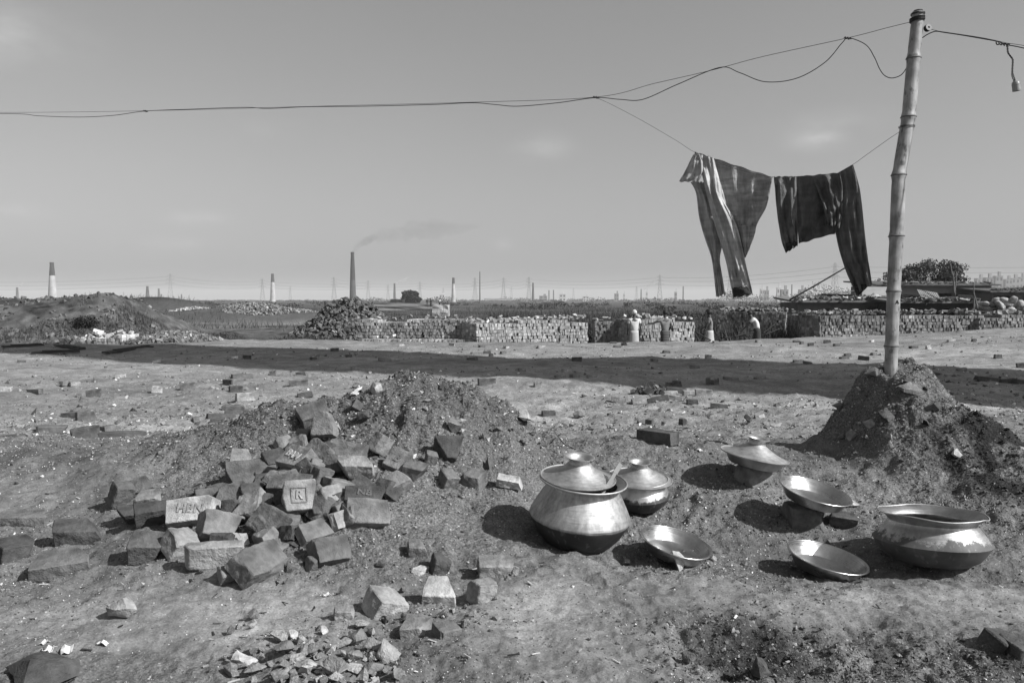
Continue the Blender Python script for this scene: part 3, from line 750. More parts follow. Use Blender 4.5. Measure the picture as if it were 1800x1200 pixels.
# tents of tarpaulin
for (px, Y, w, lab) in ((1532, 56, .95, 'pale tarpaulin tent showing left of the bamboo post'), (1551, 56.3, .9, 'pale tarpaulin tent half hidden by the bamboo post')):
    x, _ = at(px, Y); z = ztop(520, Y); zt = ztop(504, Y) - z
    mb = MB(); V = [(-w, -.8, 0), (w, -.8, 0), (w, 1, 0), (-w, 1, 0), (-w * .75, .1, zt), (w * .75, .1, zt), (0, -.8, .0), (0, .0, zt * .86)]
    mb.add(V, [(0, 6, 7, 4), (6, 1, 5, 7), (1, 2, 5), (2, 3, 4, 5), (3, 0, 4), (4, 7, 5)])
    o = mb.build('tarpaulin_tent', M['tarp']); o.location = (x, Y, z); tag(o, lab, 'tent')
o = None
# white crumpled sheet on hut roof
mb = MB(); V = []; 
for i in range(9):
    for j in range(9): V.append(((i - 4) * .09, (j - 4) * .07, .22 * math.exp(-((i - 5) ** 2 + (j - 4) ** 2) / 7) + .05 * math.sin(i * 2.1 + j * 1.3)))
mb.add(V, [(i * 9 + j, i * 9 + j + 1, (i + 1) * 9 + j + 1, (i + 1) * 9 + j) for i in range(8) for j in range(8)])
o = mb.build('white_sheet', M['sack'], None, True); o.location = P(1535, 522, 50); tag(o, 'crumpled white plastic on the low hut roof', 'plastic sheet')
sol = o.modifiers.new('thick', 'SOLIDIFY'); sol.thickness = .01
# sacks
def sack_mesh(seed):
    bm = bmesh.new(); bmesh.ops.create_icosphere(bm, subdivisions=3, radius=1)
    for v in bm.verts:
        n = mnoise.noise(v.co * 1.6 + Vector((seed, 0, 0))) * .16 + mnoise.noise(v.co * 4.5 + Vector((seed, 3, 0))) * .06
        v.co = Vector((v.co.x * .30, v.co.y * .20, v.co.z * .15)) * (1 + n)
        if v.co.x > .27: v.co.y *= .5; v.co.z *= .5; v.co.x += .04
    me = bpy.data.meshes.new('sack'); bm.to_mesh(me); bm.free(); me.polygons.foreach_set('use_smooth', np.ones(len(me.polygons), bool)); return me
sm = [sack_mesh(i * 3.3) for i in range(4)]
sp = [(1722, 541), (1735, 543), (1748, 544), (1761, 542), (1774, 544), (1787, 543), (1798, 541), (1730, 535), (1744, 535), (1757, 535), (1770, 535), (1783, 536), (1795, 534), (1751, 528), (1765, 528), (1779, 529)]
sp.sort()
for i, (px, py) in enumerate(sp):
    o = link('filled_sack', sm[i % 4], M['sack']); o.location = P(px, py, 42.5 + rng.uniform(-.2, .5)); o.rotation_euler = (rng.normal(0, .4), rng.normal(0, .4), rng.uniform(0, 6))
    tag(o, '%s white filled sack from the left in the pile by the dark shed' % ordinal(i), 'sack', 'white sacks piled by the shed')
# platform carrying the sacks
mb = MB(); p = P(1762, 551, 42.8); mb.box((0, 0, -.25), (1.5, .8, .32)); mb.box((0, -.02, .1), (1.6, .9, .035))
for xx in (-1.3, -.45, .45, 1.3): mb.box((xx, -.84, -.25), (.05, .05, .315))
o = mb.build('sack_platform', M['dark']); o.location = p; tag(o, 'dark low platform under the pile of white sacks', 'platform')
# bamboo sticks
def stick(name, label, a, b, r, mat='wood', cat='stick'):
    a, b = Vector(a), Vector(b); L = (b - a).length; mb = MB(); pts = []; rr = []
    for i in range(9):
        t = i / 8; pts.append(a.lerp(b, t) - a + Vector((math.sin(t * 5) * .006 * L, 0, 0))); rr.append(r * (1 - .3 * t) * (1.12 if i % 2 else 1))
    o = mb.tube(pts, rr, 6).build(name, M[mat], None, True); o.location = a; tag(o, label, cat); return o
stick('bamboo_stick', 'tall thin stick above the lean-to beside the tree', P(1679, 520, 47), P(1671, 463, 47.2), .045)
stick('bamboo_stick', 'short stout stick tied beside the tall thin one', P(1677, 516, 46.8), P(1676, 481, 46.8), .05)
stick('bamboo_stick', 'short slanting stick above the lean-to roof', P(1678, 514, 46.9), P(1682, 478, 47), .04)
stick('bamboo_stick', 'upright stick in front of the long shed end', P(1711.5, 545, 42), P(1712, 498, 42), .04)
stick('bamboo_stick', 'stick leaning on the upright one by the sacks', P(1718.5, 543, 41.8), P(1712, 514, 41.9), .04)
stick('bamboo_rail', 'horizontal stick reaching over the long shed roof', P(1630, 499, 47), P(1676, 495, 47), .025)
stick('leaning_pole', 'long thin dark pole slanting up behind the dark trousers', P(1388, 527, 30), P(1500, 463, 30), .032, 'dark', 'pole')
stick('bamboo_stick', 'thin rail over the low hut roof', P(1462, 517, 49), P(1512, 509, 50), .025)

# white tarpaulin block, roofed hut and tiny workers far behind the stacks
def block(name, label, px0, px1, py0, py1, D, deep, mat, cat):
    a, b = P(px0, py1, D), P(px1, py0, D); w, h = b.x - a.x, b.z - a.z
    bm = bmesh.new(); bmesh.ops.create_cube(bm, size=1); bmesh.ops.subdivide_edges(bm, edges=bm.edges[:], cuts=5, use_grid_fill=True)
    for v in bm.verts:
        n = mnoise.noise_vector(v.co * 3 + Vector((px0, 0, 0))) * .05
        v.co = Vector(((v.co.x + n.x) * w, (v.co.y + n.y) * deep, (v.co.z + .5 + n.z * (v.co.z + .5)) * h))
    me = bpy.data.meshes.new(name); bm.to_mesh(me); bm.free()
    o = link(name, me, M[mat]); o.location = ((a.x + b.x) / 2, a.y + deep / 2, a.z); return tag(o, label, cat)
M['white_cloth'] = simple('white_cloth', .33, .8, amp=.25, scale=.8)
block('covered_stack', 'pale tarpaulin-covered brick block behind the dark stack', 760, 788, 536, 556, 105, 3, 'white_cloth', 'covered stack')
block('kiln_bank', 'long pale kiln bank beneath the round tree', 655, 772, 533, 545, 125, 5, 'plaster', 'kiln')
block('kiln_roof', 'dark flat roof left of the round tree', 686, 708, 526, 532, 260, 6, 'dark', 'shelter')
block('low_wall', 'long white low wall on the horizon behind the mast', 852, 900, 524.5, 527.5, 700, 6, 'white_cloth', 'wall')

# ------------------------------------------------------------------ horizon: chimneys, pylons, town
M['chim_brick'] = simple('chimney_brick', .06, amp=.3, scale=.35)
M['chim_white'] = simple('whitewashed_chimney', .34, amp=.35, scale=.22)
M['chim_soot'] = simple('sooty_chimney', .03, amp=.3, scale=.3)
M['steel'] = simple('grey_steel', .10, .6, .3)
M['steel_pale'] = simple('galvanised_steel', .20, .6, .2)
M['town'] = simple('concrete', .22, amp=.15, scale=.2)
M['town_white'] = simple('white_concrete', .5, amp=.1, scale=.2)
chims = [  # px, y_top, D, r_bottom, r_top, fraction of dark top, lower material, label
    (30, 505, 1500, 2.6, 1.7, .5, 'chim_brick', 'small smoking chimney nearest the left edge'),
    (91, 461, 780, 4.2, 1.7, .33, 'chim_white', 'big tapered chimney, whitewashed below and dark on top'),
    (185, 514, 1700, 1.6, 1.2, .5, 'chim_brick', 'chimney stub just above the crest of the grassy hill'),
    (259, 503, 1150, 3.0, 1.5, .45, 'chim_brick', 'slim grey chimney at the right end of the grassy hill'),
    (279, 507, 1500, 2.4, 1.5, .5, 'chim_brick', 'taller of the twin thin chimneys left of the first pylon'),
    (283.5, 517, 1700, 2.0, 1.5, .5, 'chim_brick', 'shorter of the twin thin chimneys left of the first pylon'),
    (319, 517, 1500, 1.6, 1.0, .5, 'chim_brick', 'short thin smoking chimney right of the first pylon'),
    (479, 481, 1000, 3.2, 1.6, .3, 'chim_white', 'slender chimney with dark rim and banded white shaft'),
    (619.5, 443, 640, 2.6, 1.25, .55, 'chim_brick', 'tallest chimney, dark brick, trailing smoke over the heap'),
    (693.5, 498, 1200, 2.0, 1.2, .3, 'chim_brick', 'thin smoking chimney left of the round tree'),
    (797, 488, 900, 2.4, 1.3, .25, 'chim_white', 'slim whitewashed chimney right of the covered block'),
    (937, 497, 1100, 1.7, 1.0, .5, 'chim_brick', 'thin dark chimney beside a pylon in the middle distance'),
    (965, 510, 1500, 1.2, .9, .5, 'chim_brick', 'left of two thin stacks on the horizon near the town'),
    (973, 509.5, 1500, 1.2, .9, .5, 'chim_brick', 'right of two thin stacks on the horizon near the town'),
    (1127, 508, 1400, 1.2, .8, .6, 'chim_brick', 'tiny chimney with dark curling smoke behind the workers'),
    (1201, 503, 1400, 1.2, .9, .5, 'chim_brick', 'thin stack just left of the grey trouser leg'),
    (1392, 500, 1300, 1.0, .9, .4, 'chim_brick', 'thin stack between the two hanging trousers')]
def chimney(x, y, H, rb, rt, dark, low, label, z0=-.8, group='kiln chimneys on the horizon'):
    root = empty('kiln_chimney', (x, y, z0)); tag(root, label, 'chimney', group)
    zs = H * (1 - dark); rm = rb + (rt - rb) * (1 - dark)
    MB().lathe([(rb, 0), (rb, .1)] + [(rb + (rm - rb) * t, zs * t) for t in (.2, .4, .6, .8, 1)], 24).build('lower_shaft', M[low], root, True)
    b = MB().lathe([(rm + .0, zs), (rm + (rt - rm) * .5, zs + (H - zs) * .5), (rt, H - 1.6), (rt * 1.08, H - 1.5), (rt * 1.1, H - .4), (rt * 1.02, H), (rt * .7, H), (rt * .65, H - 3)], 24)
    b.build('sooty_top', M['chim_soot'], root, True, 40)
    return root
for (px, yt, D, rb, rt, dk, low, lab) in chims:
    p = P(px, yt, D); chimney(p.x, p.y, p.z + .8, rb, rt, dk, low, lab)
# the yard's own chimney, out of frame on the right, throws the broad shadow across the plain
sdir = Vector((-sun_vec.x, -sun_vec.y, 0)).normalized(); sn = Vector((sdir.y, -sdir.x, 0))
if sn.y < 0: sn = -sn
own = sn * 17.5 - sdir * 26
chimney(own.x, own.y, 60, 4.5, 1.6, .3, 'chim_brick', 'huge brick chimney of the yard standing beyond the right edge', 0.2, None)

def pylon_master():
    root = empty('lattice_pylon', (0, 0, 0)); H = 1.0
    mb = MB(); hw = lambda z: .085 * (1 - z) ** 1.35 + .018
    zs = [0, .18, .34, .48, .60, .70, .79, .87, .94, 1.0]; r = .0042
    for a, b in zip(zs[:-1], zs[1:]):
        ca = [(sx * hw(a), sy * hw(a), a) for sx, sy in ((-1, -1), (1, -1), (1, 1), (-1, 1))]; cb = [(sx * hw(b), sy * hw(b), b) for sx, sy in ((-1, -1), (1, -1), (1, 1), (-1, 1))]
        for k in range(4):
            mb.bar(ca[k], cb[k], r, 3); mb.bar(ca[k], cb[(k + 1) % 4], r * .6, 3); mb.bar(ca[(k + 1) % 4], cb[k], r * .6, 3); mb.bar(cb[k], cb[(k + 1) % 4], r * .6, 3)
    mb.build('tower_frame', M['steel_pale'], root)
    for z, w in ((.66, .155), (.80, .13), (.93, .11)):
        mb = MB()
        for sx in (-1, 1):
            for sy in (-1, 1):
                mb.bar((sx * hw(z), sy * hw(z), z), (sx * w, 0, z), r * .8, 3); mb.bar((sx * hw(z + .04), sy * hw(z + .04), z + .04), (sx * w, 0, z), r * .7, 3)
            mb.bar((sx * w, 0, z), (sx * w, 0, z - .03), r, 3)
        mb.bar((-w, 0, z), (w, 0, z), r * .7, 3)
        mb.build('cross_arm', M['steel_pale'], root)
    return root
pm = pylon_master()
pyl = [(217, 513, 2300), (299, 481, 1350), (461, 490, 1700), (510, 503, 2100), (587, 487, 1600), (647, 493, 1800), (682, 500, 2000), (738, 495, 1800), (779, 506, 2300), (835, 488, 1700),
       (885, 488, 1600), (899, 503, 2200), (930, 487, 1500), (1008, 506, 2300), (1119, 503, 2000), (1160, 483, 1350), (1282, 484, 1400), (1468, 462, 1000), (1722, 505, 1700)]
pyl_pos = {}
for i, (px, yt, D) in enumerate(pyl):
    o = pm if i == 0 else copy_tree(pm)
    p = P(px, yt, D); H = p.z + .8
    o.location = (p.x, p.y, -.8); o.scale = (H,) * 3; o.rotation_euler = (0, 0, R(rng.uniform(-25, 25)))
    tag(o, '%s lattice pylon from the left along the skyline' % ordinal(i), 'pylon', 'power pylons along the skyline'); pyl_pos[px] = (Vector((p.x, p.y, 0)), H)
def cable(label, pts, sag, r):
    out = []
    for a, b in zip(pts[:-1], pts[1:]):
        a, b = Vector(a), Vector(b)
        for i in range(13 if b is Vector(pts[-1]) else 12):
            t = i / 12; out.append(a.lerp(b, t) - Vector((0, 0, 4 * sag * t * (1 - t))))
    out.append(Vector(pts[-1]))
    o = MB().tube(out, r, 4).build('power_cable', M['steel']); tag(o, label, 'cable', 'power cables strung between the pylons')
def run(seq, nm, ends=(None, None), sag=5):
    for (f, w, lv) in ((.93, .11, 'top'), (.80, .13, 'middle'), (.66, .155, 'lowest')):
        for s, sd in ((-1, 'near'), (1, 'far')):
            pts = [pyl_pos[k][0] + Vector((s * w * pyl_pos[k][1] * .3, s * w * pyl_pos[k][1], pyl_pos[k][1] * (f - .03) - .8)) for k in seq]
            if ends[0]: pts = [pts[0] + Vector(ends[0])] + pts
            if ends[1]: pts = pts + [pts[-1] + Vector(ends[1])]
            cable('%s %s-side power cable %s' % (lv, sd, nm), pts, sag, .075)
run([299, 461, 647], 'strung over the grassy hill', ((-420, 60, -6), None))
run([587, 738, 885, 930, 1160], 'strung across the middle of the skyline')
run([1160, 1468], 'strung behind the trousers and the bamboo post', (None, (560, -120, 6)))
# tall mast
mb = MB(); p = P(843.5, 477, 520); mb.tube([(0, 0, -.8), (0, 0, p.z)], [.45, .22], 6)
for k in range(7): mb.bar((-.55 + .03 * k, 0, p.z * (.62 + .055 * k)), (.55 - .03 * k, 0, p.z * (.62 + .055 * k)), .06, 4)
o = mb.build('radio_mast', M['steel']); o.location = (p.x, p.y, 0); tag(o, 'thin dark mast standing right of the white chimney', 'mast')

# town and trees on the horizon
def building(name, px, w, yt, D, mat, label, storeys):
    a = P(px, yt, D); W = w / FPX * D; H = a.z + .8; root = empty(name, (a.x, a.y, -.8)); tag(root, label, 'building', 'far town buildings')
    mb = MB(); sh = H / storeys; dp = W * .8
    mb.box((0, dp / 2, H / 2), (W / 2, dp / 2, H / 2)); mb.build('wall', M[mat], root)
    sb = MB()
    for k in range(1, storeys + 1): sb.box((0, dp / 2, k * sh), (W / 2 + .35, dp / 2 + .35, .16))
    sb.box((W * .2, dp * .5, H + sh * .35), (W * .16, dp * .2, sh * .35)); sb.build('floor_slabs', M[mat], root)['kind'] = 'stuff'
    wb = MB(); n = max(2, int(W / 4))
    for k in range(storeys):
        for i in range(n): wb.box((-W / 2 + (i + .5) * W / n, -.02, (k + .52) * sh), (W / n * .26, .06, sh * .24))
    wb.build('windows', M['dark'], root)['kind'] = 'stuff'
rb = random.Random(4)
bl = [(716, 8, 522, 'town'), (777, 9, 518, 'town_white'), (955, 14, 520, 'town'), (989, 11, 517, 'town_white'), (1030, 10, 521, 'town_white'), (1084, 7, 516, 'town'), (1097, 3, 516, 'town_white'), (1137, 3, 513, 'town_white'), (1188, 4, 513, 'town_white'), (1340, 6, 508, 'town_white'), (1348, 8, 510, 'town'),
      (1370, 7, 506, 'town_white'), (1380, 12, 509, 'town'), (1410, 9, 509, 'town'), (1424, 6, 512, 'town_white'), (1545, 12, 497, 'town'), (1557, 8, 500, 'town'), (1665, 12, 486, 'town'), (1725, 14, 489, 'town'), (1740, 13, 488, 'town'), (1757, 13, 485, 'town'), (1774, 12, 491, 'town'), (1786, 14, 489, 'town'), (1799, 12, 487, 'town'), (1815, 16, 484, 'town'), (1840, 18, 489, 'town')]
for i, (px, w, yt, m) in enumerate(bl):
    building('town_building', px, w, yt, rb.uniform(900, 1300) if px > 1300 else rb.uniform(1100, 1500), m, '%s pale flat-roofed building from the left along the horizon' % ordinal(i), 2 if yt > 505 else 4)
def treeline():
    cs = []
    for px in np.arange(-500, 2300, 7):
        D = rng.uniform(800, 1500)
        base = 2.2 if px < 600 else 4.0
        if 640 < px < 1250: base = 4
        if px > 1270: base = 10
        if 1425 < px < 1530: base = 18; D = 850
        if px > 1650: base = 15
        h = base * rng.uniform(.6, 1.3) * (1 + .3 * math.sin(px * .05)); x, y = at(px + rng.uniform(-4, 4), D)
        cs.append(((x, y, h * .4 - .8), (6.0 + h * .35, 6, h * .6), 1 + h * .15))
    V, F, T = leaf_cloud(cs, 42000, .75, .045, .3)
    o = link('treeline', mesh_np('treeline', V, F, tone=T), M['leaf']); tag(o, 'low hazy belt of far trees along the horizon', 'trees', None, 'stuff')
    cs = []
    for k in range(150):
        px = rng.uniform(-300, 2000); D = rng.uniform(170, 600); x, y = at(px, D)
        if px < 560 and rng.random() < .5: continue
        cs.append(((x, y, -.3), (rng.uniform(2, 7), 3, rng.uniform(.5, 1.3)), 1))
    V, F, T = leaf_cloud(cs, 16000, .35, .04, .3)
    o = link('undergrowth', mesh_np('undergrowth', V, F, tone=T), M['leaf']); tag(o, 'patchy dark scrub far out on the fields', 'scrub', None, 'stuff')
treeline()
# smoke
def smoke(label, pts, rad, dens, col):
    t = NT('smoke_' + label[:8].strip().replace(' ', '_')); t.n.remove(t.b)
    v = t.node('ShaderNodeVolumePrincipled'); v.inputs['Color'].default_value = (col, col, col, 1); v.inputs['Density'].default_value = dens
    t.l.new(v.outputs[0], t.out.inputs['Volume'])
    bm = bmesh.new(); pts = [Vector(p) for p in pts]; N = 46
    def cr(t):
        f = t * (len(pts) - 1); i = min(int(f), len(pts) - 2); return pts[i].lerp(pts[i + 1], f - i)
    ring = 14; vs = []
    for i in range(N):
        c = cr(i / (N - 1)); r = rad[0] + (rad[1] - rad[0]) * (i / (N - 1)) ** .8 * 1.0
        r *= min(1.0, (N - 1 - i) / 16 + .12)
        row = []
        for k in range(ring):
            a = 2 * math.pi * k / ring; d = Vector((0, math.cos(a), math.sin(a)))
            nz = 1 + .75 * mnoise.noise((c + d * r) * (1.0 / (rad[1] * .55))) + .3 * mnoise.noise((c + d * r) * (3 / rad[1]))
            if i in (0, N - 1): nz *= .3
            row.append(bm.verts.new(c + d * r * nz - pts[0]))
        vs.append(row)
    for i in range(N - 1):
        for k in range(ring): bm.faces.new((vs[i][k], vs[i][(k + 1) % ring], vs[i + 1][(k + 1) % ring], vs[i + 1][k]))
    bm.faces.new(vs[0][::-1]); bm.faces.new(vs[-1])
    bmesh.ops.recalc_face_normals(bm, faces=bm.faces[:])
    me = bpy.data.meshes.new('smoke'); bm.to_mesh(me); bm.free()
    o = link('smoke', me, t.m); o.location = pts[0]; tag(o, label, 'smoke', None, 'stuff')
D = 640
smoke('dark wisp leaving the mouth of the tallest chimney', [P(619, 447, D), P(623, 437, D), P(636, 427, D), P(650, 421, D + 4), P(668, 416, D + 6)], (1.3, 4.0), .04, .2)
smoke('thin dark smoke drifting away from the tallest chimney', [P(636, 427, D), P(655, 418, D + 5), P(690, 412, D + 10), P(730, 406, D + 20), P(790, 402, D + 30), P(850, 398, D + 40)], (2.4, 9.5), .013, .15)
smoke('short pale smoke from the chimney left of the round tree', [P(694, 497, 1200), P(702, 494, 1200), P(712, 491, 1202), P(722, 485, 1204)], (1.0, 3.5), .05, .9)
smoke('short pale smoke from the chimney nearest the edge', [P(30, 504, 1500), P(36, 500, 1500), P(43, 496, 1502)], (.8, 2.6), .06, .9)
smoke('faint smoke rising from the short chimney past the first pylon', [P(319, 516, 1500), P(324, 511, 1500), P(333, 507, 1502)], (.6, 2.6), .02, .3)
smoke('dark curling smoke from the tiny chimney behind the workers', [P(1127, 507, 1400), P(1133, 508, 1400), P(1140, 503, 1402), P(1146, 496, 1404), P(1153, 490, 1406)], (.7, 4), .03, .2)

# haze over the whole plain
hz = NT('air'); hz.n.remove(hz.b)
hv = hz.node('ShaderNodeVolumePrincipled'); hv.inputs['Color'].default_value = (.95, .95, .95, 1); hv.inputs['Density'].default_value = .00027; hv.inputs['Anisotropy'].default_value = .0
hz.l.new(hv.outputs[0], hz.out.inputs['Volume'])
mb = MB(); mb.box((0, 0, 33), (6300, 6300, 36)); o = mb.build('haze', hz.m); tag(o, 'pale dusty haze over the whole brickfield', 'haze', None, 'stuff')

# ------------------------------------------------------------------ people at the stacks
def skin_mesh(name, joints, edges, root, sub=2):
    bm = bmesh.new(); lay = bm.verts.layers.skin.verify(); vs = {}
    for k, (p, r) in joints.items():
        v = bm.verts.new(p); sk = v[lay]; rx, ry = r if isinstance(r, tuple) else (r, r); sk.radius = (rx, ry); sk.use_root = (k == root); vs[k] = v
    for a, b in edges: bm.edges.new((vs[a], vs[b]))
    me = bpy.data.meshes.new(name); bm.to_mesh(me); bm.free(); return me
def skin_obj(name, joints, edges, root, mat, parent):
    o = link(name, skin_mesh(name, joints, edges, root), mat, parent)
    m = o.modifiers.new('skin', 'SKIN'); m.use_smooth_shade = True
    s = o.modifiers.new('sub', 'SUBSURF'); s.levels = 1; s.render_levels = 1
    return o
M['skin'] = simple('skin', .055, .6, amp=.1)
M['hair_dark'] = simple('dark_hair', .012, .6); M['hair_white'] = simple('white_hair', .5, .7)
M['cloth_white'] = simple('white_shirt', .5, .9, amp=.12); M['cloth_pale'] = simple('pale_wrap', .34, .9, amp=.15); M['cloth_grey'] = simple('grey_shirt', .17, .9)
M['cloth_dark'] = simple('dark_cloth', .03, .9); M['cloth_check'] = None
t = NT('checked_wrap'); c = t.coord(); w = t.node('ShaderNodeTexWave', bands_direction='Z'); w.inputs['Scale'].default_value = 5; t.l.new(c, w.inputs[0])
M['cloth_check'] = t.finish(t.ramp(w.outputs[1], .3, .7, .025, .10), .9)
def person(label, X, Y, z, yaw, shirt, wrap, hair, pose, scale=1.0, hairball=1.0):
    root = empty('person', (X, Y, z), (0, 0, yaw), scale); tag(root, label, 'person', 'workers at the brick stacks')
    V = Vector
    j = dict(pel=((0, 0, .93), (.14, .10)), spi=((0, .0, 1.12), (.125, .09)), che=((0, 0, 1.32), (.16, .10)), nec=((0, .01, 1.47), .05), hd0=((0, .02, 1.55), .075), hd1=((0, .02, 1.66), .085),
             shL=((-.19, 0, 1.39), .058), elL=((-.24, -.02, 1.12), .042), wrL=((-.25, .08, .90), .030), haL=((-.25, .11, .80), .035),
             shR=((.19, 0, 1.39), .058), elR=((.24, -.02, 1.12), .042), wrR=((.25, .08, .90), .030), haR=((.25, .11, .80), .035),
             hiL=((-.095, 0, .88), .085), knL=((-.10, .02, .50), .058), anL=((-.10, -.01, .09), .038), toL=((-.10, .14, .03), .032),
             hiR=((.095, 0, .88), .085), knR=((.10, .02, .50), .058), anR=((.10, -.01, .09), .038), toR=((.10, .14, .03), .032))
    for k, p in pose.items(): j[k] = (p, j[k][1])
    E = [('pel', 'spi'), ('spi', 'che'), ('che', 'nec'), ('nec', 'hd0'), ('hd0', 'hd1'), ('che', 'shL'), ('shL', 'elL'), ('elL', 'wrL'), ('wrL', 'haL'), ('che', 'shR'), ('shR', 'elR'), ('elR', 'wrR'), ('wrR', 'haR'),
         ('pel', 'hiL'), ('hiL', 'knL'), ('knL', 'anL'), ('anL', 'toL'), ('pel', 'hiR'), ('hiR', 'knR'), ('knR', 'anR'), ('anR', 'toR')]
    skin_obj('body', j, E, 'pel', M['skin'], root)
    if shirt:
        g = {k: (j[k][0], tuple(q * 1.17 + .012 for q in (j[k][1] if isinstance(j[k][1], tuple) else (j[k][1],) * 2))) for k in ('pel', 'spi', 'che', 'shL', 'shR')}
        g['pel'] = (V(g['pel'][0]) - V((0, 0, .07)), g['pel'][1])
        for s in 'LR': g['el' + s] = (V(j['sh' + s][0]).lerp(V(j['el' + s][0]), .62), (.066, .066))
        g['nec'] = (V(j['che'][0]).lerp(V(j['nec'][0]), .72), (.085, .075))
        skin_obj('shirt', g, [('pel', 'spi'), ('spi', 'che'), ('che', 'nec'), ('che', 'shL'), ('shL', 'elL'), ('che', 'shR'), ('shR', 'elR')], 'pel', M[shirt], root)
    if wrap:
        p0 = V(j['pel'][0]); ank = (V(j['anL'][0]) + V(j['anR'][0])) / 2; spread = abs(j['anL'][0][0] - j['anR'][0][0]) / 2 + abs(j['anL'][0][1] - j['anR'][0][1]) / 2
        mb = MB(); rows = 9; n = 20; Vv = []
        for i in range(rows):
            t = i / (rows - 1); c = (p0 + V((0, 0, .05))).lerp(V((ank.x, ank.y, .14)), t)
            for k in range(n):
                a = 2 * math.pi * k / n; f = 1 + .07 * t * math.sin(5 * a + i * .4)
                Vv.append(c + V((math.cos(a) * (.158 + t * (spread * .55 - .02)) * f, math.sin(a) * (.122 + .03 * t + t * spread * .3) * f, 0)))
        mb.add(Vv, [(i * n + k, i * n + (k + 1) % n, (i + 1) * n + (k + 1) % n, (i + 1) * n + k) for i in range(rows - 1) for k in range(n)])
        o = mb.build('wrap_skirt', M[wrap], root, True); sm_ = o.modifiers.new('t', 'SOLIDIFY'); sm_.thickness = .008
    bm = bmesh.new(); bmesh.ops.create_icosphere(bm, subdivisions=3, radius=.108 * hairball)
    hc = V(j['hd1'][0]) + V((0, -.015, .015))
    for v in bm.verts:
        v.co = V((v.co.x * .92, v.co.y * 1.06, v.co.z)) * (1 + .06 * mnoise.noise(v.co * 30))
        if v.co.y > .03 and v.co.z < .03: v.co.y *= .55
        if v.co.z < -.05: v.co.z = -.05 + (v.co.z + .05) * .3
        v.co += hc
    me = bpy.data.meshes.new('hair'); bm.to_mesh(me); bm.free(); me.polygons.foreach_set('use_smooth', np.ones(len(me.polygons), bool)); link('hair', me, M[hair], root)
    # face: nose and ears on the front of the head
    mb = MB(); hd = V(j['hd0'][0]).lerp(V(j['hd1'][0]), .55)
    mb.box(hd + V((0, .095, -.01)), (.012, .018, .022)); link('nose', mb.mesh('nose', True), M['skin'], root)
    return root
def ground_at(px, Y):
    X, y = at(px, Y); return X, y, h1(X, y)
X, Y, z = ground_at(1115, 32.8); person('man in white shirt and pale wrap, seen from behind at the stack', X, Y, ztop(545.5, 32.8) - 1.75, 0.05, 'cloth_white', 'cloth_pale', 'hair_white', {})
X, Y, z = ground_at(1169, 33.0); person('worker in dark top and patterned wrap reaching over the stack', X, Y, ztop(546, 33) - 1.75, .25, 'cloth_grey', 'cloth_check', 'hair_dark',
    dict(elL=(-.42, .08, 1.28), wrL=(-.66, .16, 1.22), haL=(-.76, .18, 1.22), elR=(.27, .02, 1.14), wrR=(.22, .16, .95), haR=(.18, .22, .9)))
X, Y, z = ground_at(1248, 32.6); person('worker in grey shirt and hitched pale wrap walking past the gap', X, Y, ztop(545, 32.6) - 1.75, 1.25, 'cloth_grey', 'cloth_pale', 'hair_dark',
    dict(anL=(-.10, .30, .10), knL=(-.1, .22, .5), toL=(-.1, .44, .04), anR=(.1, -.2, .12), knR=(.1, .05, .5), toR=(.1, -.06, .05), elL=(-.2, .12, 1.14), wrL=(-.1, .30, 1.05), haL=(-.04, .36, 1.04), hd0=((0, .04, 1.55)), hd1=((0, .06, 1.66))), hairball=1.2)
X, Y, z = ground_at(1331, 33.0); person('stooping man in bright white shirt with cloth round his head', X, Y, ztop(546, 33) - 1.66, 1.2, 'cloth_white', 'cloth_dark', 'hair_dark',
    dict(che=(0, .12, 1.26), nec=(0, .22, 1.40), hd0=(0, .26, 1.47), hd1=(0, .31, 1.56), shL=(-.19, .12, 1.33), shR=(.19, .12, 1.33), elL=(-.22, .34, 1.12), wrL=(-.2, .52, .92), haL=(-.19, .58, .84), elR=(.22, .36, 1.12), wrR=(.2, .55, .92), haR=(.19, .62, .84)))
for px, sh, lab in ((751, 'cloth_dark', 'tiny figure in dark clothes standing by the round tree'), (757.5, 'cloth_dark', 'second tiny dark figure just right of the first by the tree'), (773, 'cloth_white', 'tiny figure in white on top of the covered block')):
    D = 110; p = P(px, 537, D); person(lab, p.x, p.y, p.z - .12, .4, sh, None if px < 757 else 'cloth_dark', 'hair_dark', {}, .62)
# bamboo carrying poles and branches at the workers' feet
for i, (a, b, lab) in enumerate([((1222, 583), (1250, 598), 'dark bent branch lying beside the walking worker'), ((1270, 594), (1322, 588), 'flat bundle edge on the lip of the yard'), ((1290, 592), (1325, 583), 'thin carrying pole by the stooping man'), ((1340, 586), (1362, 570), 'dark stick slanting behind the stooping man'), ((1344, 588), (1370, 578), 'second dark stick behind the stooping man')]):
    stick('branch', lab, P(*a, 32.2), P(*b, 32.4), .028, 'dark', 'branch')

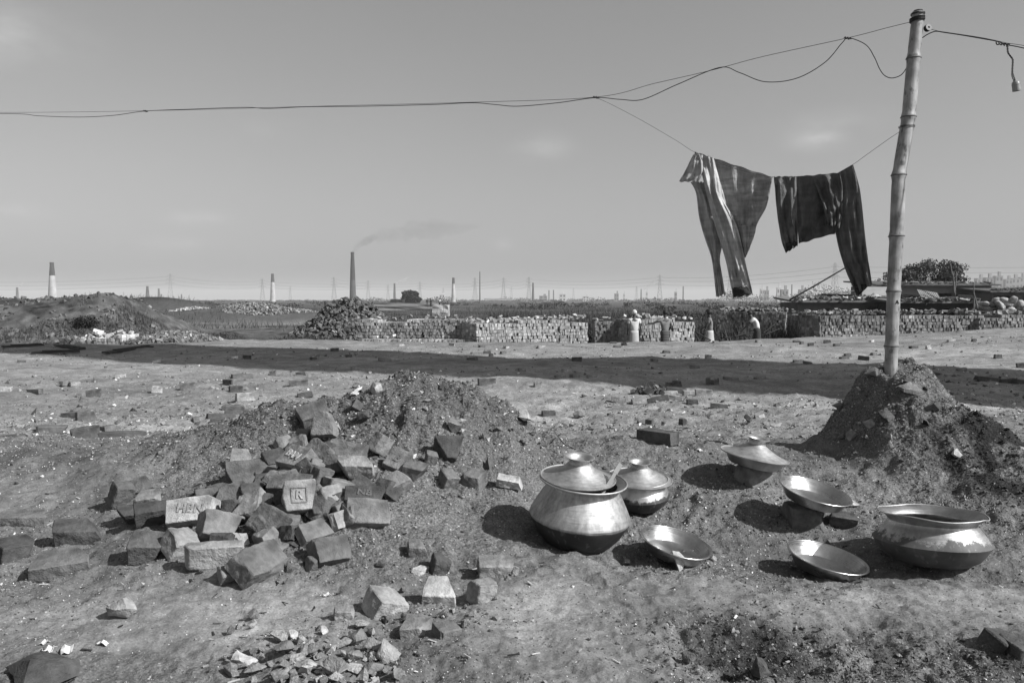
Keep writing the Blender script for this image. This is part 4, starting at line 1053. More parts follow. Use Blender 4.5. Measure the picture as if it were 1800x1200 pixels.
# ------------------------------------------------------------------ bamboo post, wires, lamp
t = NT('bamboo'); c = t.coord(scale=(1, 1, .12)); n = t.noise(c, 60, 4); n2 = t.noise(t.coord(), 9, 4); n3 = t.noise(t.coord(scale=(1, 1, .5)), 26, 3)
v = t.math('MULTIPLY', t.ramp(n, .3, .7, .19, .31), t.ramp(n2, .3, .7, .5, 1.25)); v = t.math('MULTIPLY', v, t.ramp(n3, .32, .42, .3, 1.0))
t.bump(n, .25, .003); M['bamboo'] = t.finish(v, .55, 0, .4)
M['bamboo_node'] = simple('bamboo_node', .13, .7, amp=.4, scale=20)
M['wire'] = simple('black_wire', .012, .5); M['socket'] = simple('bakelite', .22, .35, amp=.1); M['rope'] = simple('cord', .05, .8)
DP = 5.2
axis = [(1566, 665, 11.2), (1567, 608, 11.4), (1571, 512, 11.8), (1576, 415, 12.4), (1580, 308, 12.0), (1597, 206, 12.0), (1606, 103, 11.6), (1614, 20, 10.0)]
def pole_at(y):
    ys = [a[1] for a in axis][::-1]; return float(np.interp(y, ys, [a[0] for a in axis][::-1])), float(np.interp(y, ys, [a[2] for a in axis][::-1]))
base = P(1567, 640, DP); root = empty('bamboo_post', (base.x, base.y, base.z)); tag(root, 'tall pale bamboo post planted in the spoil mound', 'post')
nodes_y = [608, 512, 415, 308, 206, 103]
pts, rr = [], []
for y in np.arange(700, 19, -3.0):
    yy = min(y, 664); cx, rp = pole_at(yy)
    d = min(abs(y - q) for q in nodes_y)
    s = .96 + .10 * math.exp(-(d / 5.0) ** 2) - .03 * math.exp(-((d - 12) / 6) ** 2)
    if y < 24: s *= 1.0
    pts.append(P(cx, y, DP) - base); rr.append(rp * s / FPX * DP)
sh = MB().tube(pts, rr, 28).build('culm', M['bamboo'], root, True, 50)
for y in nodes_y:
    cx, rp = pole_at(y); a, b = P(cx, y + 1.6, DP) - base, P(cx, y - 1.6, DP) - base; r = rp / FPX * DP
    MB().tube([a, a.lerp(b, .3), a.lerp(b, .7), b], [r * 1.05, r * 1.13, r * 1.13, r * 1.04], 28).build('node_ring', M['bamboo_node'], root, True)
def ring_tie(y, r_w, turns=1, tilt=0.0, mat='wire', name='wire_binding'):
    cx, rp = pole_at(y); c = P(cx, y, DP) - base; r = rp / FPX * DP * 1.06 + r_w
    p = [c + Vector((math.cos(a) * r, math.sin(a) * r, tilt * math.cos(a) * r + .006 * a / 6.28)) for a in np.linspace(0, 2 * math.pi * turns, 24 * turns)]
    MB().tube(p, r_w, 6).build(name, M[mat], root)
ring_tie(27, .0022, 2); ring_tie(38, .0035, 4, .12); ring_tie(225, .0016, 2)
# cut top: a dark disc paints the shade of the hollow cane
a = P(1614, 20, DP) - base
MB().lathe([(.0, .0), (.026, .0), (.026, -.01)], 20).build('hollow_shade', M['dark'], root).location = a + Vector((0, 0, .0045))
# marks scratched on the culm
def text_mesh(s, size, ext=.001):
    cu = bpy.data.curves.new('lettering', 'FONT'); cu.body = s; cu.size = size; cu.extrude = ext; cu.offset = size * .018; cu.bevel_depth = size * .012; cu.bevel_resolution = 1; cu.align_x = 'CENTER'; cu.align_y = 'CENTER'
    o = bpy.data.objects.new('lettering', cu); COL.objects.link(o); bpy.context.view_layer.update()
    me = bpy.data.meshes.new_from_object(o.evaluated_get(bpy.context.evaluated_depsgraph_get())); bpy.data.objects.remove(o); return me
cx, rp = pole_at(531); o = link('scratched_mark', text_mesh('A', .03), M['dark'], root); o.location = P(cx + 2, 531, DP) - base + Vector((0, -rp / FPX * DP * .97, 0)); o.rotation_euler = (R(90), 0, 0)
# insulator
ic = P(1630.5, 49.5, DP - .02)
root_i = empty('cable_insulator', ic, (R(82), 0, R(12))); tag(root_i, 'small round dark cable insulator tied near the post top', 'insulator')
M['ceramic'] = simple('brown_ceramic', .015, .4)
MB().lathe([(.006, -.012), (.020, -.012), (.021, -.006), (.015, 0), (.021, .006), (.020, .012), (.006, .012), (.006, -.012)], 24).build('spool', M['ceramic'], root_i, True, 40)
MB().tube([Vector((.006 * math.cos(a), .006 * math.sin(a), .0)) + Vector((0, 0, .014 * math.cos(a))) for a in np.linspace(0, 6.28, 14)], .0015, 5).build('wire_loop', M['steel_pale'], root_i)
def invD(px, p0, d0, p1, d1):
    return 1 / (1 / d0 + (1 / d1 - 1 / d0) * (px - p0) / (p1 - p0))
def catmull(pts, n=8):
    pts = [Vector(p) for p in pts]; out = []
    for i in range(len(pts) - 1):
        p0, p1, p2, p3 = pts[max(i - 1, 0)], pts[i], pts[i + 1], pts[min(i + 2, len(pts) - 1)]
        for k in range(n):
            t = k / n; out.append(.5 * ((2 * p1) + (-p0 + p2) * t + (2 * p0 - 5 * p1 + 4 * p2 - p3) * t * t + (-p0 + 3 * p1 - 3 * p2 + p3) * t ** 3))
    out.append(pts[-1]); return out
def wire(name, label, px, r, dfun, mat='wire', cat='wire', n=8, smooth=True):
    pts = [P(x, y, dfun(x)) for x, y in px]; pts = catmull(pts, n) if smooth else pts
    o0 = pts[0]; o = MB().tube([p - o0 for p in pts], r, 6).build(name, M[mat], None, True); o.location = o0; return tag(o, label, cat)
dl = lambda x: invD(x, 0, 9.0, 1607, DP)
wire('overhead_wire', 'thin upper support wire running from the post top to the left', [(-260, 196), (0, 198), (256, 195), (540, 187.5), (830, 180), (1047, 171), (1150, 147), (1250, 124), (1340, 100), (1490, 67), (1560, 49), (1605, 38)], .0017, dl)
wire('slack_cable', 'slack black cable looping along the support wire to the post', [(-260, 205), (0, 200), (70, 204), (140, 206), (200, 203), (256, 195.5), (340, 192), (430, 189), (470, 191), (540, 188), (640, 187), (760, 184), (830, 181), (870, 184), (910, 187), (980, 181), (1047, 172), (1090, 175), (1130, 175), (1190, 149), (1265, 119), (1300, 128), (1345, 144), (1400, 138), (1450, 110), (1480, 76), (1492, 67), (1522, 79), (1537, 101), (1546, 121), (1555, 133), (1568, 137.5), (1584, 132), (1594, 119)], .0028, dl)
for k, (x, y) in enumerate(((257, 195.5), (1047, 171.5), (1490, 67.5), (845, 181))):
    pass
dr = lambda x: invD(x, 1640, DP, 1800, 4.9)
wire('lamp_cable', 'black cable running from the insulator to the right edge', [(1621, 67), (1632, 60), (1645, 55.5), (1660, 57.5), (1690, 62), (1725, 68), (1752, 73), (1772, 79.5), (1800, 85), (1960, 122)], .0030, dr)
wire('overhead_wire', 'thin wire above the lamp cable at the right edge', [(1634, 51), (1650, 55), (1690, 61), (1725, 66.5), (1752, 72), (1772, 76.5), (1800, 80.5), (1960, 108)], .0015, dr)
# knots where wires are tied together
for (x, y, d, lab) in ((256, 195.5, dl(256), 'dark knot of tape on the long overhead wire'), (1490, 67.5, dl(1490), 'twist of wire at the crest of the slack loop'), (1048, 171.5, dl(1048), 'tie where the washing line meets the overhead wire')):
    c = P(x, y, d); o = MB().tube([Vector((-.022 + .0055 * i, .004 * math.cos(i * 2.1), .004 * math.sin(i * 2.1))) for i in range(9)], [.003, .005, .006, .007, .0065, .007, .006, .005, .003], 6).build('wire_knot', M['wire'], None, True); o.location = c; o.rotation_euler = (0, R(10), 0); tag(o, lab, 'knot')
c = P(1762, 76, dr(1762)); pts = [Vector((-.035 + .0022 * i, .008 * math.sin(i * .9), .009 * math.cos(i * .8) - .0004 * i)) for i in range(34)]
o = MB().tube(pts, .0034, 6).build('wire_knot', M['wire'], None, True); o.location = c; tag(o, 'tangled knot of cable above the hanging lamp holder', 'knot')
# lamp holder on twisted flex
DL = dr(1780)
sock = P(1786, 151, DL); root_l = empty('lamp_holder', sock, (0, R(-9), 0)); tag(root_l, 'pale empty bulb holder hanging from twisted flex', 'lamp holder')
MB().lathe([(.0, .034), (.006, .034), (.009, .030), (.018, .022), (.021, .016), (.0215, .008), (.023, .007), (.023, .004), (.0215, .003), (.0225, -.026), (.0225, -.030), (.018, -.030), (.0175, -.005), (.0, -.005)], 28).build('shell', M['socket'], root_l, True, 40)
MB().lathe([(.0, -.008), (.014, -.008), (.014, -.004)], 20).build('contacts', M['dark'], root_l)
cl_ = catmull([P(x, y, DL) for x, y in ((1771, 80), (1771, 86), (1772, 93), (1776, 99), (1780, 105), (1780, 113), (1779.5, 122), (1779.5, 130), (1781, 136), (1783.5, 142))], 7)
for s in (0, 1):
    pts = []
    for i, p in enumerate(cl_):
        a = i * .75 + s * math.pi; r = .0032 if i < 50 else .006
        pts.append(p + Vector((math.cos(a) * r, math.sin(a) * r, 0)) - sock)
    o = MB().tube([Matrix.Rotation(R(9), 3, 'Y') @ p for p in pts], .0026, 6).build('flex_strand', M['wire'], root_l, True)

# ------------------------------------------------------------------ washing line and trousers
dc = lambda x: invD(x, 1050, dl(1050), 1582, DP)
wire('washing_line', 'thin sagging washing line carrying two pairs of trousers', [(1047, 171.5), (1075, 184), (1130, 213), (1190, 248), (1222, 268), (1290, 296), (1357, 311), (1400, 312), (1435, 310), (1470, 305), (1499, 289.5), (1525, 271), (1560, 246), (1578, 234), (1586, 229)], .0013, dc, 'rope', 'washing line', 6)
def cloth_mat(name, a, b, stripe):
    t = NT(name); c = t.coord(); n = t.noise(c, 7, 5, .6); n2 = t.noise(t.coord(scale=(1, 1, .15)), 60, 3); w = t.noise(t.coord(scale=(.15, .15, 1)), 38, 3)
    v = t.math('MULTIPLY', t.ramp(n, .3, .7, a, b), t.ramp(n2, .3, .7, .85, 1.15)); v = t.math('MULTIPLY', v, t.ramp(w, .35, .65, 1 - stripe, 1 + stripe))
    t.bump(t.noise(t.coord(scale=(1, 1, .45)), 24, 5, .65), .8, .02); m = t.finish(v, .9, 0, .15)
    t.b.inputs['Sheen Weight'].default_value = .15
    return m
M['trouser_grey'] = cloth_mat('grey_cotton', .24, .42, .14); M['trouser_panel'] = cloth_mat('striped_cotton', .18, .33, .24)
M['trouser_dark'] = cloth_mat('dark_cotton', .06, .12, .12); M['hem_dark'] = cloth_mat('dark_hem', .015, .03, .1)  # near-black cloth for the cuff and the painted shade in leg openings
def strip(name, root, org, L, Rt, b, seed, mat, off=0.0, folds=.010, nf=5, nu=46, nv=54, open_bottom=True, zz=3.334, skew=0.0):
    """a sleeve of cloth between two edge curves given in enlarged-photo pixels; front and back layers apart by its real thickness b"""
    cv = lambda pts: [Vector((1150 + x / zz, 200 + y / zz, 0)) for x, y in pts]
    l = catmull(cv(L), 12); r = catmull(cv(Rt), 12)
    sl = lambda c, t: c[min(int(t * (len(c) - 1)), len(c) - 2)].lerp(c[min(int(t * (len(c) - 1)) + 1, len(c) - 1)], t * (len(c) - 1) - min(int(t * (len(c) - 1)), len(c) - 2))
    V = []
    for i in range(nv):
        t = i / (nv - 1); a, c = sl(l, t), sl(r, t); wid = abs(c.x - a.x) / FPX * 5.5
        for k in range(nu):
            q = 2 * math.pi * k / nu; s = .5 - .5 * math.cos(q); p = a.lerp(c, s)
            g = min(1, t * 5) * (.5 + .5 * t) + .25
            fo = folds * g * (math.sin(s * nf * 3.1 + seed + 1.6 * t) + .7 * math.sin(s * nf * 6.7 + seed * 2.3 - 2.2 * t + 1.1 * math.sin(5 * t)))
            fo *= 1.0
            fo += folds * .9 * (1 - abs(mnoise.noise(Vector((s * 5 + t * 3 + seed, t * 1.6, seed + 4)))) * 3) * g + folds * 2.6 * mnoise.noise(Vector((s * 3.2 + t * 2 + seed, t * 4.0, seed))) + folds * 1.1 * mnoise.noise(Vector((s * 8 + t * 5 + seed, t * 10.0, seed)))
            dd = off - b * math.sin(q) * min(1, .25 + t * 2.2) + fo + skew * (s - .5)
            dx = .6 * mnoise.noise(Vector((t * 7, seed, s * 2))) * (1 if s in (0, 1) else .6)
            dy_ = (2.2 * mnoise.noise(Vector((s * 4 + seed, 2.0, seed))) + 1.2 * math.sin(s * 17 + seed)) * max(0, t - .8) * 5 * (b > .007) + .9 * math.sin(s * 23 + seed * 3) * max(0, .08 - t) * 12
            V.append(P(p.x + dx, p.y + dy_, dc(p.x) + dd) - org)
    F = [(i * nu + k, i * nu + (k + 1) % nu, (i + 1) * nu + (k + 1) % nu, (i + 1) * nu + k) for i in range(nv - 1) for k in range(nu)]
    F.append(tuple(range(nu)))
    if not open_bottom: F.append(tuple((nv - 1) * nu + k for k in range(nu))[::-1])
    o = MB().add(V, F).build(name, M[mat], root, True)
    return o
org = P(1290, 296, dc(1290)); tr = empty('grey_trousers', org); tag(tr, 'pale grey trousers slung over the washing line, legs dangling', 'trousers', 'washing on the line')
strip('seat_panel', tr, org, [(262, 232), (300, 380), (380, 560), (450, 700), (500, 790), (528, 846)], [(694, 372), (684, 430), (655, 550), (600, 655), (566, 770), (534, 842)], .006, 1.3, 'trouser_panel', .03, .012, 7, 70, 60)
strip('front_leg', tr, org, [(252, 232), (272, 330), (300, 440), (352, 640), (415, 850), (440, 960), (462, 1078)], [(346, 256), (380, 380), (404, 500), (482, 650), (530, 850), (556, 960), (580, 1062)], .028, 2.1, 'trouser_grey', -.02, .011, 4)
strip('rear_leg', tr, org, [(212, 398), (246, 470), (262, 600), (300, 740), (336, 850), (350, 960), (364, 1076)], [(300, 400), (352, 520), (390, 650), (400, 760), (384, 850), (402, 960), (418, 1058)], .022, 4.4, 'trouser_grey', .04, .010, 4)
strip('waist_flap', tr, org, [(238, 222), (212, 270), (184, 330), (145, 398)], [(268, 236), (282, 280), (284, 340), (262, 398)], .008, 5.7, 'trouser_grey', -.05, .006, 4, 40, 30)
strip('hem_shade', tr, org, [(458, 1018), (461, 1048), (463, 1076)], [(545, 1014), (560, 1038), (570, 1058)], .012, 6.3, 'hem_dark', -.052, .003, 2, 24, 8)  # dark strip painting the shade inside the open leg
strip('hanging_leg_end', tr, org, [(496, 650), (505, 720), (520, 790), (530, 842)], [(600, 652), (585, 720), (566, 770), (540, 836)], .008, 7.9, 'trouser_panel', .012, .004, 3, 30, 20)
org2 = P(1430, 306, dc(1430)); td = empty('dark_trousers', org2); tag(td, 'dark trousers hung over the washing line beside the bamboo post', 'trousers', 'washing on the line')
strip('left_leg', td, org2, [(700, 368), (708, 450), (722, 600), (745, 740), (770, 812)], [(832, 368), (836, 470), (838, 600), (842, 700), (840, 772)], .022, 1.9, 'trouser_dark', -.02, .010, 4)
strip('seat_panel', td, org2, [(800, 372), (830, 470), (836, 600), (842, 690), (846, 762)], [(1085, 346), (1100, 440), (1085, 540), (1076, 620), (1064, 698)], .010, 3.3, 'trouser_dark', .03, .010, 5)
strip('pocket_fold', td, org2, [(925, 366), (950, 430), (985, 520), (1000, 590), (1006, 655)], [(1088, 345), (1104, 440), (1102, 540), (1098, 610), (1086, 664)], .012, 4.2, 'trouser_dark', -.035, .012, 4)
strip('right_leg', td, org2, [(1062, 356), (1070, 500), (1062, 690), (1108, 880), (1148, 980), (1180, 1058)], [(1166, 298), (1200, 420), (1216, 520), (1246, 800), (1262, 900), (1279, 1002)], .030, 5.1, 'trouser_dark', .0, .011, 4)
strip('hem_shade', td, org2, [(1168, 1004), (1176, 1034), (1186, 1066)], [(1262, 1000), (1240, 1022), (1210, 1058)], .012, 6.1, 'hem_dark', -.012, .003, 2, 24, 8)  # inner shade of this leg opening, painted as a dark strip
strip('rolled_cuff', td, org2, [(752, 762), (762, 790), (772, 813)], [(842, 746), (842, 762), (840, 776)], .020, 8.1, 'hem_dark', -.03, .004, 2, 26, 8)

# ------------------------------------------------------------------ pots, lids and plates
def metal_mat(name, v, rough, soot_z=None, soot_w=.02, patchy=0.0, streak=.25, soot=.022):
    t = NT(name); c = t.coord(); n = t.noise(c, 7, 5, .6); br = t.noise(t.coord(scale=(.4, .4, 6)), 30, 4); st = t.noise(t.coord(scale=(1, 1, .08)), 34, 4, .6); fi = t.noise(c, 80, 3)
    base = t.math('MULTIPLY', t.ramp(n, .3, .7, v * .82, v * 1.12), t.ramp(st, .3, .7, 1 - streak, 1 + streak * .5))
    base = t.math('MULTIPLY', base, t.ramp(fi, .3, .7, .93, 1.07))
    rg = t.math('MULTIPLY', t.ramp(br, .3, .7, .85, 1.2), rough)
    metal = 1.0
    if soot_z is not None:
        z = t.node('ShaderNodeSeparateXYZ'); t.l.new(t.node('ShaderNodeTexCoord').outputs['Object'], z.inputs[0])
        zz = t.math('ADD', z.outputs[2], t.math('MULTIPLY', t.math('SUBTRACT', t.noise(c, 22, 6, .7), .5), soot_w * 2 + patchy))
        m = t.ramp(zz, soot_z + soot_w * .5, soot_z - soot_w * .5)
        # drips of cleaner metal running through the soot
        m = t.math('MULTIPLY', m, t.ramp(t.noise(t.coord(scale=(1, 1, .05)), 40, 3), .58, .70, 1.0, .80))
        sv = t.math('MULTIPLY', t.ramp(n, .3, .7, .6, 1.8), soot)
        base = t.mix(m, base, sv); rg = t.mix(m, rg, .6); metal = t.mix(m, 1.0, 0.15)
    t.bump(t.math('ADD', t.math('MULTIPLY', br, .5), n), .12, .01)
    return t.finish(base, rg, metal, .4)
M['alu_pot'] = metal_mat('aluminium_pot', .43, .60, .128, .008, 0, .42)
M['alu_pot2'] = metal_mat('aluminium_pot_sooted', .55, .42, .085, .012, .05)
M['alu_old'] = metal_mat('battered_pot', .40, .46, .120, .014, .10, .3, .06)
M['alu_lid'] = metal_mat('aluminium_lid', .47, .56, streak=.2)
M['alu_plate'] = metal_mat('steel_plate', .50, .30, streak=.15)
M['ladle'] = simple('tarnished_ladle', .16, .6, .15)
M['alu_pan'] = metal_mat('dull_pan', .40, .40, streak=.2)
def base_point(px, py): return G(px, py)
def place_at(px, py, D): return P(px, py, D)
def lid(name, label, loc, rot, r, h, kr, kh, mat='alu_lid'):
    root = empty(name, loc, rot); tag(root, label, 'pot lid')
    prof = [(r * .985, -.004), (r, .0), (r * 1.0, .003), (r * .985, .004), (r * .965, .001), (r * .93, .002), (r * .88, h * .07), (r * .7, h * .29), (r * .5, h * .57), (r * .38, h * .80), (kr * 1.15, h * .95), (kr * .95, h + kh * .12)]
    MB().lathe(prof, 72).build('dome', M[mat], root, True, 60)
    k = [(kr * .95, h + kh * .12), (kr * .9, h + kh * .4), (kr * .98, h + kh * .75), (kr * 1.28, h + kh * .97), (kr * 1.34, h + kh), (kr * 1.3, h + kh * 1.03), (kr * 1.15, h + kh * .93), (kr * .86, h + kh * .72), (kr * .8, h + kh * .35), (0.0, h + kh * .3)]
    MB().lathe(k, 48).build('knob', M[mat], root, True, 70)
    return root
def pot(name, label, loc, rot, outer, mat, wave=0.0, rim_r=.0035, sharp=35, wall=.004):
    root = empty(name, loc, rot); tag(root, label, 'cooking pot')
    wv = lambda r, z, q: z
    top = outer[-1][1]
    zf = (lambda r, z, q: z + (wave * (math.sin(2 * q + .6) * .5 + .55 * math.sin(5 * q + 1.1) + .4 * math.exp(-((q - 5.35) / .14) ** 2) * 2.0) if z > top - .022 else 0)) if wave else None
    inner = [(max(r - wall, .0), z + (wall if z < .02 else 0)) for r, z in outer[::-1]]
    sd = len(label) * 1.7
    dn = lambda r, z, q: r * (1 + .009 * mnoise.noise(Vector((math.cos(q) * 1.6 + sd, math.sin(q) * 1.6, z * 14))) + .0035 * mnoise.noise(Vector((math.cos(q) * 5 + sd, math.sin(q) * 5, z * 40))))
    MB().lathe([(0.0, outer[0][1])] + outer, 96, dn, zf).build('vessel', M[mat], root, True, sharp)
    MB().lathe(inner + [(0.0, outer[0][1] + wall)], 96, None, zf).build('inside', M['alu_pan'], root, True, sharp)
    r, z = outer[-1]
    V = []
    n = 96
    pts = [Vector((r * math.cos(2 * math.pi * k / n), r * math.sin(2 * math.pi * k / n), (zf(r, z, 2 * math.pi * k / n) if zf else z))) for k in range(n + 1)]
    MB().tube(pts, rim_r, 8, False).build('rim', M['alu_lid'], root, True)
    return root
# 1 big pot
b1 = G(1014, 955); D1 = b1.y
rot1 = Euler((R(6), R(5), R(0)))
pot('cooking_pot', 'largest aluminium cooking pot, bright shoulder and soot-black bottom', b1, rot1,
    [(.09, .0), (.125, .006), (.155, .022), (.186, .06), (.212, .11), (.222, .133), (.221, .139), (.205, .172), (.175, .228), (.157, .256), (.152, .268), (.153, .276), (.166, .284), (.181, .291), (.189, .293)], 'alu_pot', 0, .0042)
T1 = Matrix.Translation(b1) @ rot1.to_matrix().to_4x4()
lid('pot_lid', 'broad conical lid on the largest pot, ladle handle beside it', T1 @ Vector((-.024, .006, .300)), Euler((R(7), R(4.5), 0)), .166, .060, .049, .034)
p_in = T1 @ Vector((.055, -.125, .24)); p_out = P(1091, 815, D1 - .02)
lad = empty('ladle', p_in); tag(lad, 'ladle whose flat handle sticks out of the largest pot', 'ladle')
d = (p_out - p_in); mb = MB(); z = d.normalized(); xx = z.cross(Vector((0, 1, 0))).normalized(); yy = z.cross(xx)
Mx = Matrix((xx, yy, z)).transposed()
for (t0, t1, w) in ((0, .35, .0055), (.35, .75, .0075), (.75, 1.0, .010)):
    mb.box(d * ((t0 + t1) / 2), (w, .003, d.length * (t1 - t0) / 2 * 1.02), Mx)
mb.build('handle', M['ladle'], lad)
o = MB().lathe([(.0, -.03), (.03, -.024), (.045, .0), (.043, .0), (.03, -.02), (.0, -.026)], 20).build('bowl', M['alu_pan'], lad, True); o.location = (-.015, 0, -.03)
# 2 smaller lidded pot behind
b2 = G(1124, 893); D2 = b2.y; rot2 = Euler((R(6), R(-2), 0))
pot('cooking_pot', 'smaller sooty cooking pot standing behind the largest one', b2, rot2,
    [(.07, .0), (.10, .008), (.125, .028), (.146, .062), (.148, .068), (.136, .10), (.122, .122), (.118, .132), (.120, .140), (.132, .148), (.14, .149)], 'alu_pot2', 0, .003)
T2 = Matrix.Translation(b2) @ rot2.to_matrix().to_4x4()
lid('pot_lid', 'conical lid with round knob on the smaller sooty pot', T2 @ Vector((.0, 0, .152)), Euler((R(7), R(2), 0)), .163, .055, .042, .032)
# 3 battered open pot
b3 = G(1637, 988); D3 = b3.y
pot('cooking_pot', 'battered open cooking pot with wavy rim at the right', b3, Euler((R(-4), R(1.5), R(0))),
    [(.10, .0), (.15, .008), (.185, .03), (.212, .065), (.226, .088), (.229, .092), (.222, .098), (.205, .122), (.180, .152), (.170, .164), (.169, .172), (.176, .182), (.196, .198), (.208, .204)], 'alu_old', .005, .0028)
# plates
def plate(name, label, loc, rot, r=.168, mat='alu_plate', dep=.048):
    root = empty(name, loc, rot); tag(root, label, 'plate', 'round metal plates')
    pr = [(.0, .0), (r * .74, .0), (r * .77, .003), (r * .93, dep * .92), (r * .945, dep), (r, dep * 1.04), (r * 1.01, dep * 1.0), (r * 1.0, dep * .95), (r * .955, dep * .93), (r * .79, .0), (r * .76, -.004), (.0, -.004)]
    MB().lathe(pr, 96).build('dish', M[mat], root, True, 40)
    q = [(r * .995 + .003 * math.cos(a), dep * 1.0 + .003 * math.sin(a)) for a in np.linspace(0, 2 * math.pi, 9)]
    MB().lathe(q, 96).build('rolled_rim', M[mat], root, True)
    return root
def rest_plate(px, py, D, tiltx, tilty, lift=0):
    return P(px, py, D)
def on_ground(px, py, lift):
    g = G(px, py); return g + Vector((0, 0, lift)), g.y
for (px, py, wpx, lift, rx, ry, nm, lab) in ((1184, 986, 128, .038, 8, 13, 'metal_plate', 'shiny plate tilted against a small stone beside the largest pot'), (1450, 1010, 141, .030, 6, 10.5, 'metal_plate', 'shiny plate lying tilted in front of the battered pot')):
    l_, D_ = on_ground(px, py, lift); plate(nm, lab, l_, Euler((R(rx), R(ry), 0)), wpx / 2 / FPX * D_)
# two dishes raised on blocks
gB = G(1425, 918); SB = gB.y / FPX
plate('metal_plate', 'deep shiny plate propped on a dark block, halfway up the slope', gB + Vector((.0, -.02, .112)), Euler((R(9), R(12), 0)), 63 * SB)
gC = G(1322, 845); SC_ = gC.y / FPX
plate('shallow_pan', 'dull pan under the wide lid, set on a block', gC + Vector((0, -.02, .092)), Euler((R(2), R(11), 0)), 55 * SC_, 'alu_pan', .045)
lid('pan_lid', 'wide lid with flared knob on the pan farthest up the slope', gC + Vector((.005, -.022, .140)), Euler((R(2), R(10.5), 0)), 60 * SC_, .056, .046, .036)
def clay_block(label, g, L, W, H, seed, yaw):
    o = link('clay_block', brick_mesh(L, W, H, seed, 1, 1.2, .02, 2), M['brick_mid']); o.location = g + Vector((0, 0, H * .42)); o.rotation_euler = (0, .05, R(yaw)); tag(o, label, 'block')

# ------------------------------------------------------------------ bricks and stones
def refine(bm, thr):
    for _ in range(5):
        es = [e for e in bm.edges if e.calc_length() > thr]
        if not es: break
        bmesh.ops.subdivide_edges(bm, edges=es, cuts=1); bmesh.ops.triangulate(bm, faces=[f for f in bm.faces if len(f.verts) > 3])
def brick_mesh(L, W, H, seed, broken=1, rough=1.0, thr=.02, chips=2):
    rs = random.Random(seed); bm = bmesh.new(); bmesh.ops.create_cube(bm, size=1)
    for v in bm.verts: v.co = Vector((v.co.x * L * rs.uniform(.93, 1.05), v.co.y * W * rs.uniform(.93, 1.05), v.co.z * H * rs.uniform(.92, 1.06)))
    def cut(co, no):
        g = bmesh.ops.bisect_plane(bm, geom=bm.verts[:] + bm.edges[:] + bm.faces[:], plane_co=co, plane_no=no, clear_outer=True)
        ed = [e for e in g['geom_cut'] if isinstance(e, bmesh.types.BMEdge)]
        if ed:
            try: bmesh.ops.contextual_create(bm, geom=ed)
            except Exception: pass
    for k in range(broken):
        sx = 1 if k % 2 == 0 else -1
        cut(Vector((sx * L * rs.uniform(.34, .46), 0, 0)), Vector((sx, rs.uniform(-.7, .7), rs.uniform(-.6, .6))).normalized())
    for k in range(chips):
        c = Vector((rs.choice((-1, 1)) * L / 2, rs.choice((-1, 1)) * W / 2, rs.choice((-1, 1)) * H / 2)); n = Vector((c.x / L, c.y / W, c.z / H)).normalized()
        n = (n + Vector((rs.uniform(-.5, .5), rs.uniform(-.5, .5), rs.uniform(-.5, .5)))).normalized(); cut(c * rs.uniform(.70, .93), n)
    bmesh.ops.bevel(bm, geom=bm.edges[:], offset=.0026 * min(1.5, H / .07), segments=1, affect='EDGES')
    bmesh.ops.triangulate(bm, faces=bm.faces[:]); refine(bm, thr)
    bm.normal_update()
    o = Vector((seed * 1.37, seed * .71, 0))
    for v in bm.verts:
        n = mnoise.noise(v.co * 11 + o) * .0055 + mnoise.noise(v.co * 32 + o) * .0030 + (mnoise.noise(v.co * 75 + o) * .0022)
        v.co += v.normal * n * rough
    me = bpy.data.meshes.new('brick'); bm.to_mesh(me); bm.free()
    me.polygons.foreach_set('use_smooth', np.ones(len(me.polygons), bool)); me.set_sharp_from_angle(angle=R(32)); return me
def rock_mesh(sx, sy, sz, seed, thr=.03, pts=13, rough=1.0):
    rs = random.Random(seed); bm = bmesh.new()
    for i in range(pts):
        d = Vector((rs.gauss(0, 1), rs.gauss(0, 1), rs.gauss(0, 1))).normalized(); d = Vector((d.x * sx, d.y * sy, d.z * sz)) * rs.uniform(.42, .56); bm.verts.new(d)
    bmesh.ops.convex_hull(bm, input=bm.verts[:]); bmesh.ops.delete(bm, geom=[v for v in bm.verts if not v.link_faces], context='VERTS')
    refine(bm, thr); bm.normal_update(); o = Vector((seed * .9, 0, seed * .3)); m = min(sx, sy, sz)
    for v in bm.verts: v.co += v.normal * rough * (mnoise.noise(v.co * (1.3 / m) + o) * m * .12 + mnoise.noise(v.co * (4 / m) + o) * m * .05)
    me = bpy.data.meshes.new('rock'); bm.to_mesh(me); bm.free()
    me.polygons.foreach_set('use_smooth', np.ones(len(me.polygons), bool)); me.set_sharp_from_angle(angle=R(30)); return me
def orient(n, yaw, pitch=0, roll=0):
    n = n.normalized(); x = Vector((1, 0, 0)); x = (x - n * x.dot(n)).normalized(); y = n.cross(x)
    B = Matrix((x, y, n)).transposed()
    return (B @ Euler((R(roll), R(pitch), R(yaw))).to_matrix()).to_euler()
def lay(o, px, py, H, yaw, pitch, roll, lift=.4, flat=False):
    g = G(px, py); n = hnormal(g.x, g.y, .12) if not flat else Vector((0, 0, 1))
    n = (n + Vector((0, 0, 1))).normalized()
    o.rotation_euler = orient(n, yaw, pitch, roll); o.location = g + n * H * lift
